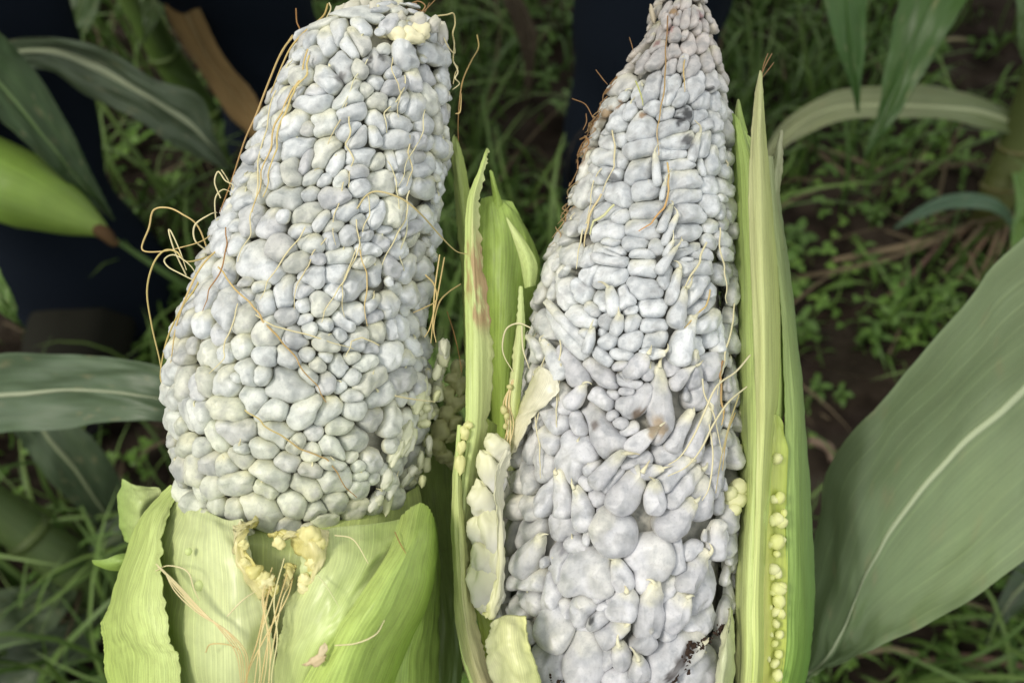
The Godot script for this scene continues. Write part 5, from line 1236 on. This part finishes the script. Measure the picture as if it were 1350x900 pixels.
	p = thing("maize_plant", "maize plant at right whose wide pale-ribbed leaf reaches in beside the pointed ear", "maize plant", foot)
	stalk(p, [foot + Vector3(0, -0.02, 0), foot + Vector3(-0.01, 0.2, 0), foot + Vector3(-0.02, 0.45, -0.01), foot + Vector3(-0.03, 0.8, -0.02), foot + Vector3(-0.04, 1.2, -0.03)], [0.018, 0.017, 0.015, 0.013, 0.011], Color(0.10, 0.15, 0.04), Color(0.14, 0.22, 0.07))
	var r := []
	for q in [[1700, 150, 0.52, 1720, 190, 0.53, 1740, 230, 0.54, 1760, 270, 0.53, 1780, 310, 0.52], [1480, 190, 0.37, 1490, 290, 0.40, 1500, 390, 0.42, 1510, 500, 0.41, 1520, 610, 0.39], [1358, 312, 0.355, 1362, 410, 0.375, 1368, 494, 0.395, 1375, 600, 0.385, 1385, 708, 0.365], [1283, 396, 0.345, 1296, 468, 0.360, 1312, 543, 0.375, 1326, 650, 0.37, 1342, 745, 0.35], [1205, 466, 0.335, 1230, 535, 0.350, 1254, 607, 0.362, 1272, 706, 0.36, 1292, 780, 0.34], [1148, 536, 0.335, 1172, 596, 0.342, 1198, 676, 0.352, 1214, 750, 0.35, 1232, 816, 0.335], [1105, 610, 0.355, 1132, 660, 0.345, 1156, 736, 0.345, 1168, 790, 0.343, 1182, 838, 0.333], [1080, 682, 0.37, 1104, 725, 0.352, 1128, 790, 0.342, 1136, 825, 0.340, 1145, 856, 0.333], [1072, 750, 0.375, 1088, 790, 0.355, 1106, 840, 0.342, 1110, 858, 0.340, 1116, 873, 0.335], [1076, 830, 0.365, 1080, 850, 0.350, 1088, 872, 0.342, 1090, 880, 0.341, 1092, 887, 0.338], [1062, 893, 0.35, 1062, 894, 0.348, 1062, 895, 0.346, 1062, 896, 0.345, 1062, 897, 0.345]]:
		var line := []
		for i in range(0, 15, 3):
			line.append(Vector3(q[i], q[i + 1], q[i + 2]))
		r.append(line)
	blade(p, "leaf", r, Color(0.28, 0.36, 0.19), Color(0.15, 0.23, 0.09), Color(0.46, 0.53, 0.33), M.leaf, {"ripple": 0.0055, "rib_width": 0.0019})
	leaf(p, "leaf", [[1700, 420, 0.55, 14, 14], [1560, 500, 0.6, 30, 30], [1430, 640, 0.66, 34, 34], [1370, 740, 0.70, 26, 26], [1330, 800, 0.70, 14, 14], [1300, 850, 0.71, 1, 1]], Color(0.06, 0.10, 0.05), Color(0.05, 0.08, 0.04), rib, M.leaf)
	# right: hanging leaf tips at the top, from a plant beyond the frame
	foot = Vector3(0.74, 0, -0.86)
	p = thing("maize_plant", "maize plant beyond top right with dark hanging leaf tips and one pale arching leaf", "maize plant", foot)
	stalk(p, [foot + Vector3(0, -0.02, 0), foot + Vector3(0.01, 0.25, 0.01), foot + Vector3(0.0, 0.5, 0.02), foot + Vector3(-0.01, 0.9, 0.03), foot + Vector3(-0.01, 1.3, 0.04)], [0.018, 0.017, 0.015, 0.013, 0.011], Color(0.10, 0.15, 0.04), Color(0.12, 0.20, 0.05))
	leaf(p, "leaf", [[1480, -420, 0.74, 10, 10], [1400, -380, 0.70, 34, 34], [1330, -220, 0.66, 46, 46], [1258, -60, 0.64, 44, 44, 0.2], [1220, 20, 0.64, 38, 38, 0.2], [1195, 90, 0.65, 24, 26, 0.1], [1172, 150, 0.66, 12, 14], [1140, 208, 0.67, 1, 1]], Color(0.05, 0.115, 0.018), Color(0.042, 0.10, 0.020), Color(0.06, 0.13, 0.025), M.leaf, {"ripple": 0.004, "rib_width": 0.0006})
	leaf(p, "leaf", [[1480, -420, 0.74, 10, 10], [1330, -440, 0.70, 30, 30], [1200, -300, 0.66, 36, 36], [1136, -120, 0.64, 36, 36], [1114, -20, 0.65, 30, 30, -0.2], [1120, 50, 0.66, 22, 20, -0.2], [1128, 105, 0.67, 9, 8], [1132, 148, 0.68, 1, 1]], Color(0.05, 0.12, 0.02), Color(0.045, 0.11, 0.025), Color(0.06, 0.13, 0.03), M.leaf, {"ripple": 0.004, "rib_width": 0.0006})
	leaf(p, "leaf", [[1480, -420, 0.74, 10, 10], [1440, -330, 0.70, 24, 24], [1390, -160, 0.68, 28, 28], [1362, -20, 0.68, 20, 20], [1352, 40, 0.68, 8, 8], [1348, 75, 0.68, 1, 1]], Color(0.07, 0.13, 0.04), Color(0.07, 0.13, 0.04), Color(0.14, 0.2, 0.09), M.leaf)
	leaf(p, "leaf", [[1470, 230, 0.95, 8, 8], [1400, 200, 0.92, 12, 10], [1345, 168, 0.90, 14, 12, 0.2], [1290, 148, 0.88, 20, 20, 0.2], [1230, 140, 0.86, 16, 26, 0.2], [1170, 138, 0.85, 18, 24, 0.3], [1110, 140, 0.84, 20, 20, 0.3], [1060, 160, 0.83, 16, 16, 0.2], [1030, 185, 0.82, 10, 12], [1008, 215, 0.82, 2, 2]], Color(0.15, 0.21, 0.085), Color(0.29, 0.32, 0.17), Color(0.40, 0.45, 0.26), M.leaf, {"ripple": 0.006, "rib_width": 0.0022})

# ---------------------------------------------------------------- people standing in the field
func person(label: String, feet: Array, tone: Color, hip: Vector3) -> void:
	var mid := ((feet[0] as Vector3) + (feet[1] as Vector3)) * 0.5
	var p := thing("person", label, "person", mid)
	var trousers := Shape.new()
	for f in feet:
		var foot: Vector3 = f - mid
		var knee := foot.lerp(hip, 0.53) + Vector3(0, 0, 0.035)
		var s := tube([foot + Vector3(0, 0.015, 0), foot + Vector3(0, 0.22, 0), knee, knee.lerp(hip, 0.55), hip + (foot - hip) * Vector3(0.35, 0, 0.35) + Vector3(0, 0.05, 0)], [0.078, 0.072, 0.074, 0.092, 0.11], 40, tone, 110)
		for i in s.v.size():
			var q := s.v[i]
			var w := noise.get_noise_3d(q.x * 110.0, q.y * 240.0 + q.x * 200.0, q.z * 110.0) * 0.018 + noise.get_noise_3d(q.x * 60.0, q.y * 60.0, q.z * 60.0 + 40.0) * 0.014
			s.v[i] = q + (q - Vector3(foot.x, q.y, foot.z)).normalized() * w
		trousers.add(s)
	trousers.add(tube([hip + Vector3(0, -0.10, 0), hip, hip + Vector3(0, 0.12, 0), hip + Vector3(0, 0.18, 0)], [0.11, 0.165, 0.16, 0.145], 32, tone, 24))
	part(p, "trousers", trousers.mesh(), M.cloth)
	for f in feet:
		var foot: Vector3 = f - mid
		var shoe := blob(foot + Vector3(0, 0.045, 0.06), Vector3(0.05, 0.05, 0.135), Basis(), Color(0.018, 0.016, 0.015), 0.08, 12)
		for i in shoe.v.size():
			shoe.v[i].y = maxf(shoe.v[i].y, 0.004)
		var sh := part(p, "shoe", shoe.mesh(), M.cloth)
		part(sh, "sole", blob(foot + Vector3(0, 0.012, 0.06), Vector3(0.054, 0.014, 0.14), Basis(), Color(0.03, 0.03, 0.03), 0.03, 8).mesh(), M.soot)

# ---------------------------------------------------------------- ground and weeds
func soil_height(x: float, z: float) -> float:
	var far := clampf((Vector2(x, z + 0.6).length() - 1.5) / 3.0, 0.0, 1.0)
	return (0.018 * noise.get_noise_2d(x * 160.0, z * 160.0) + 0.008 * fine.get_noise_2d(x * 900.0, z * 900.0) + 0.006 * noise.get_noise_2d(x * 900.0, z * 900.0)) * (1.0 - far)

func ground() -> void:
	var s := Shape.new()
	var axis := PackedFloat32Array()
	for i in 241:
		var t := (i - 120) / 120.0
		axis.append(signf(t) * (absf(t) * 1.5 + pow(absf(t), 9.0) * 60.0))
	for j in 241:
		for i in 241:
			var x := axis[i]
			var z := axis[j] - 0.6
			s.v.append(Vector3(x, soil_height(x, z), z))
			var k := 1.0 + 0.35 * noise.get_noise_2d(x * 80.0 + 500.0, z * 80.0)
			s.c.append(Color(0.055 * k, 0.048 * k, 0.041 * k))
	for j in 240:
		for i in 240:
			var a := j * 241 + i
			s.quad(a, a + 1, a + 242, a + 241)
	var o := MeshInstance3D.new()
	o.name = "ground"
	o.mesh = s.mesh()
	o.material_override = M.soil
	add_child(o)
	o.set_meta("kind", "structure")
	o.set_meta("label", "dark bare soil of the maize field under the weeds")

func grass_blade(bend: float, twist: float, width: float) -> Shape:   # one metre tall, scaled by its copies
	var s := Shape.new()
	var n := 7
	var p := Vector3.ZERO
	for j in n + 1:
		var t := float(j) / n
		var a := bend * t * t
		if j > 0:
			p += Vector3(0, cos(a), sin(a)) / n
		var w := width * (1.0 - pow(t, 2.2)) * (0.55 + 0.45 * minf(t * 4.0, 1.0))
		var side := Vector3(cos(twist * t), 0, sin(twist * t) * 0.5)
		var up := Vector3(0, 0, -0.25 * w)
		for q in 3:
			s.v.append(p + side * w * (q - 1) + (up if q == 1 else Vector3.ZERO))
			var g := 0.75 + 0.35 * t + (0.14 if q == 1 else 0.0)
			s.c.append(Color(g, g, g))
	for j in n:
		for q in 2:
			var a := j * 3 + q
			s.quad(a, a + 1, a + 4, a + 3)
	return s

func leaflet_sprig(kind: int) -> Shape:                  # a stem with a few small leaves, 1 unit tall
	var s := Shape.new()
	var n := 3 if kind == 0 else 7
	s.add(tube([Vector3.ZERO, Vector3(0.04, 0.4, 0.02), Vector3(0.0, 0.92, 0.0)], [0.016, 0.014, 0.010], 4, Color(0.8, 0.8, 0.7), 5))
	for k in n:
		var h := 0.93 if kind == 0 else lerpf(0.25, 0.98, k / float(n - 1))
		var th := TAU * k / (3.0 if kind == 0 else 2.6) + rng.randf_range(-0.3, 0.3)
		var l := rng.randf_range(0.34, 0.46) * (1.0 if kind == 0 else 0.95)
		var w := l * (0.42 if kind == 0 else 0.27)
		var out := Vector3(cos(th), 0, sin(th))
		var acr := Vector3(-sin(th), 0, cos(th))
		var first := s.v.size()
		for j in 6:
			var t := j / 5.0
			var ww := w * pow(sin(PI * clampf(t * 0.93 + 0.05, 0.0, 1.0)), 0.7)
			var c := Vector3(0, h, 0) + out * l * (t + 0.05) + Vector3(0, 0.12 * l * sin(t * 2.4) - 0.18 * l * t * t, 0)
			for q in 3:
				s.v.append(c + acr * ww * (q - 1) + Vector3(0, 0.0 if q == 1 else ww * 0.28, 0))
				var g := 0.92 + (0.15 if q == 1 else 0.0)
				s.c.append(Color(g, g, g))
		for j in 5:
			for q in 2:
				var a := first + j * 3 + q
				s.quad(a, a + 3, a + 4, a + 1)
	return s

func scatter(n: String, label: String, mesh: Mesh, count: int, size: Vector2, tones: Array, lean: float, patch: float, key: float, mat_: Material, strong := 1.6) -> void:
	var mm := MultiMesh.new()
	mm.transform_format = MultiMesh.TRANSFORM_3D
	mm.use_colors = true
	mm.mesh = mesh
	var tr := []
	var cols := []
	var tries := 0
	while tr.size() < count and tries < count * 12:
		tries += 1
		var x := rng.randf_range(-1.25, 1.35)
		var z := rng.randf_range(-1.75, 0.05)
		var d := noise.get_noise_2d(x * patch + key, z * patch) * strong + 0.5
		if rng.randf() > d:
			continue
		var h := rng.randf_range(size.x, size.y)
		var b := Basis(Vector3.UP, rng.randf() * TAU) * Basis(Vector3.RIGHT, rng.randf_range(-lean, lean)) * Basis(Vector3.BACK, rng.randf_range(-lean, lean))
		tr.append(Transform3D(b.scaled(Vector3.ONE * h), Vector3(x, soil_height(x, z) - 0.004, z)))
		var c: Color = (tones[0] as Color).lerp(tones[1], rng.randf())
		cols.append(c)
	mm.instance_count = tr.size()
	for i in tr.size():
		mm.set_instance_transform(i, tr[i])
		mm.set_instance_color(i, cols[i])
	var o := MultiMeshInstance3D.new()
	o.name = n
	o.multimesh = mm
	o.material_override = mat_
	add_child(o, true)
	o.set_meta("kind", "stuff")
	o.set_meta("label", label)
	o.set_meta("category", "weeds")

func weeds() -> void:
	scatter("tall_grass", "loose tall grass blades growing between the maize stems", grass_blade(1.5, 0.5, 0.016).mesh(), 3600, Vector2(0.10, 0.26), [Color(0.060, 0.116, 0.025), Color(0.128, 0.203, 0.049)], 0.5, 90.0, 0.0, M.grass, 2.2)
	scatter("short_grass", "short arching grass covering the soil", grass_blade(2.2, -0.8, 0.034).mesh(), 9000, Vector2(0.03, 0.10), [Color(0.053, 0.116, 0.021), Color(0.112, 0.203, 0.036)], 0.6, 120.0, 70.0, M.grass, 2.2)
	scatter("clover_leaves", "small three-leaved weeds in patches on the soil", leaflet_sprig(0).mesh(), 3600, Vector2(0.012, 0.028), [Color(0.075, 0.167, 0.025), Color(0.143, 0.261, 0.042)], 0.5, 110.0, 300.0, M.grass, 3.0)
	scatter("creeping_weeds", "leafy creeping weeds with narrow leaves", leaflet_sprig(1).mesh(), 1600, Vector2(0.02, 0.055), [Color(0.068, 0.138, 0.025), Color(0.128, 0.232, 0.049)], 1.0, 100.0, 600.0, M.grass, 2.6)
	scatter("dead_grass", "dead straw-coloured grass lying on the soil", grass_blade(0.8, 0.6, 0.016).mesh(), 1300, Vector2(0.06, 0.20), [Color(0.12, 0.095, 0.06), Color(0.24, 0.19, 0.12)], 1.45, 80.0, 900.0, M.dry)

# the rest of a maize plant, above the picture: stem and arching leaves up to the tassel height
func canopy(plant: Node3D, from: Vector3, lean: Vector3, tall: float, turn: float) -> void:
	var base: Vector3 = plant.transform.affine_inverse() * from
	var line := [base, base + lean * 0.5 + Vector3(0, tall * 0.5, 0), base + lean + Vector3(0, tall, 0)]
	part(plant, "upper_stalk", tube(line, [0.012, 0.010, 0.007], 12, Color(0.12, 0.20, 0.05), 24).mesh(), M.leaf)
	for k in 6:
		var a := turn + (k % 2) * PI + rng.randf_range(-0.4, 0.4)
		var out := Vector3(cos(a), 0, sin(a))
		var p := spline(line, 0.12 + 0.15 * k)
		var l := rng.randf_range(0.45, 0.7)
		var acr := Vector3(-sin(a), 0, cos(a))
		var rows := []
		for q in [[0.0, 0.0, 0.018], [0.25, 0.30, 0.032], [0.5, 0.45, 0.042], [0.75, 0.42, 0.040], [0.92, 0.25, 0.026], [1.0, 0.08, 0.002]]:
			var c: Vector3 = p + out * l * float(q[0]) + Vector3(0, l * float(q[1]), 0)
			var w: float = q[2]
			rows.append([c + acr * w + Vector3(0, w * 0.3, 0), c, c - acr * w + Vector3(0, w * 0.3, 0)])
		part(plant, "leaf", sheet(rows, 12, 30, 0.0004, func(v: Vector3) -> Vector3: return v, func(_u: float, _v: float) -> Color: return Color(0.07, 0.13, 0.04), {"ripple": 0.006}).mesh(), M.leaf)

func debris() -> void:
	var list := [
		["long pale dry stalk lying on the soil left of the rooted stem", [[1092, 356], [1150, 345], [1205, 335], [1245, 322], [1288, 312]], [0.003, 0.0038, 0.0065, 0.0045, 0.004], Color(0.24, 0.19, 0.12)],
		["thin reddish dry stalk lying below the long pale stalk", [[1160, 405], [1195, 375], [1230, 335]], [0.002, 0.0028, 0.002], Color(0.20, 0.13, 0.10)],
		["straight straw leaning toward the hanging leaf tips at top right", [[1128, 72], [1150, 98], [1172, 128], [1210, 165]], [0.002, 0.003, 0.0025], Color(0.28, 0.26, 0.15)],
		["pale dry straw lying at the right beside the dark hanging leaf", [[1220, 72], [1250, 66], [1275, 68]], [0.003, 0.003, 0.002], Color(0.30, 0.27, 0.16)],
		["dark twig lying across the soil below the pale arching leaf", [[1170, 225], [1230, 230], [1300, 236], [1345, 238]], [0.003, 0.0035, 0.002], Color(0.10, 0.08, 0.055)],
		["short broken stalk near the bottom right corner", [[1200, 880], [1260, 872], [1340, 884]], [0.003, 0.004, 0.003], Color(0.17, 0.11, 0.08)],
		["pale curled straw on the soil right of the outer green husk", [[1060, 590], [1085, 600], [1090, 618]], [0.004, 0.005, 0.003], Color(0.24, 0.18, 0.13)],
		["thin straw lying in the weeds under the big right leaf", [[1120, 870], [1160, 862], [1200, 868]], [0.002, 0.003, 0.002], Color(0.26, 0.22, 0.13)]]
	for d in list:
		var p := []
		for q in d[1]:
			p.append(on_ground(q[0], q[1]) + Vector3(0, 0.018, 0))
		var mid: Vector3 = p[p.size() / 2]
		for i in p.size():
			p[i] = p[i] - mid
		var o := MeshInstance3D.new()
		o.name = numbered("dry_stalk")
		o.mesh = tube(p, d[2], 8, d[3], 30).mesh()
		o.material_override = M.dry
		add_child(o)
		o.position = mid
		o.set_meta("label", d[0])
		o.set_meta("category", "dry stalk")
		o.set_meta("group", "dry stalks on the soil")

func _ready() -> void:
	rng.seed = 7
	noise.seed = 5
	noise.frequency = 0.02
	noise.fractal_octaves = 2
	fine.seed = 9
	fine.frequency = 0.02
	fine.fractal_octaves = 3
	setup_frame()
	# camera
	var cam := Camera3D.new()
	cam.name = "camera"
	add_child(cam)
	cam.position = eye
	cam.rotation_degrees = Vector3(-PITCH, 0, 0)
	cam.near = 0.02
	cam.far = 400.0
	var ca := CameraAttributesPhysical.new()
	ca.frustum_focal_length = 12.0 / tan(deg_to_rad(FOV / 2.0))
	ca.exposure_aperture = 11.5
	ca.frustum_focus_distance = 0.235
	cam.attributes = ca
	cam.fov = FOV
	cam.current = true
	# overcast sky
	var sky := ProceduralSkyMaterial.new()
	sky.sky_top_color = Color(0.88, 0.885, 0.87)
	sky.sky_horizon_color = Color(0.88, 0.885, 0.88)
	sky.sky_curve = 0.2
	sky.ground_bottom_color = Color(0.16, 0.17, 0.12)
	sky.ground_horizon_color = Color(0.5, 0.5, 0.46)
	sky.sky_energy_multiplier = 1.0
	var e := Environment.new()
	e.background_mode = Environment.BG_SKY
	e.sky = Sky.new()
	e.sky.sky_material = sky
	e.tonemap_mode = Environment.TONE_MAPPER_LINEAR
	e.tonemap_exposure = 1.32
	e.sdfgi_enabled = true
	e.ssao_enabled = true
	e.ssil_enabled = true
	var w := WorldEnvironment.new()
	w.name = "world"
	w.environment = e
	add_child(w)
	var sun := DirectionalLight3D.new()
	sun.name = "veiled_sun"
	add_child(sun)
	sun.look_at_from_position(Vector3(-0.85, 1.2, 0.35), Vector3.ZERO, Vector3.UP)
	sun.light_color = Color(1.0, 0.97, 0.92)
	sun.light_energy = 0.5
	sun.light_angular_distance = 14.0
	sun.shadow_enabled = true
	# the place
	make_materials()
	ground()
	plants()
	person("person in dark navy trousers standing behind the pointed ear", [on_ground(814, 262), on_ground(842, 190)], Color(0.009, 0.013, 0.020), Vector3(0.02, 0.92, -0.06))
	person("person in dark blue trousers standing at upper left behind the thick ear", [on_ground(385, 215), on_ground(150, 400)], Color(0.009, 0.013, 0.020), Vector3(0.0, 0.90, -0.08))
	weeds()
	debris()
	left_ear()
	right_ear()
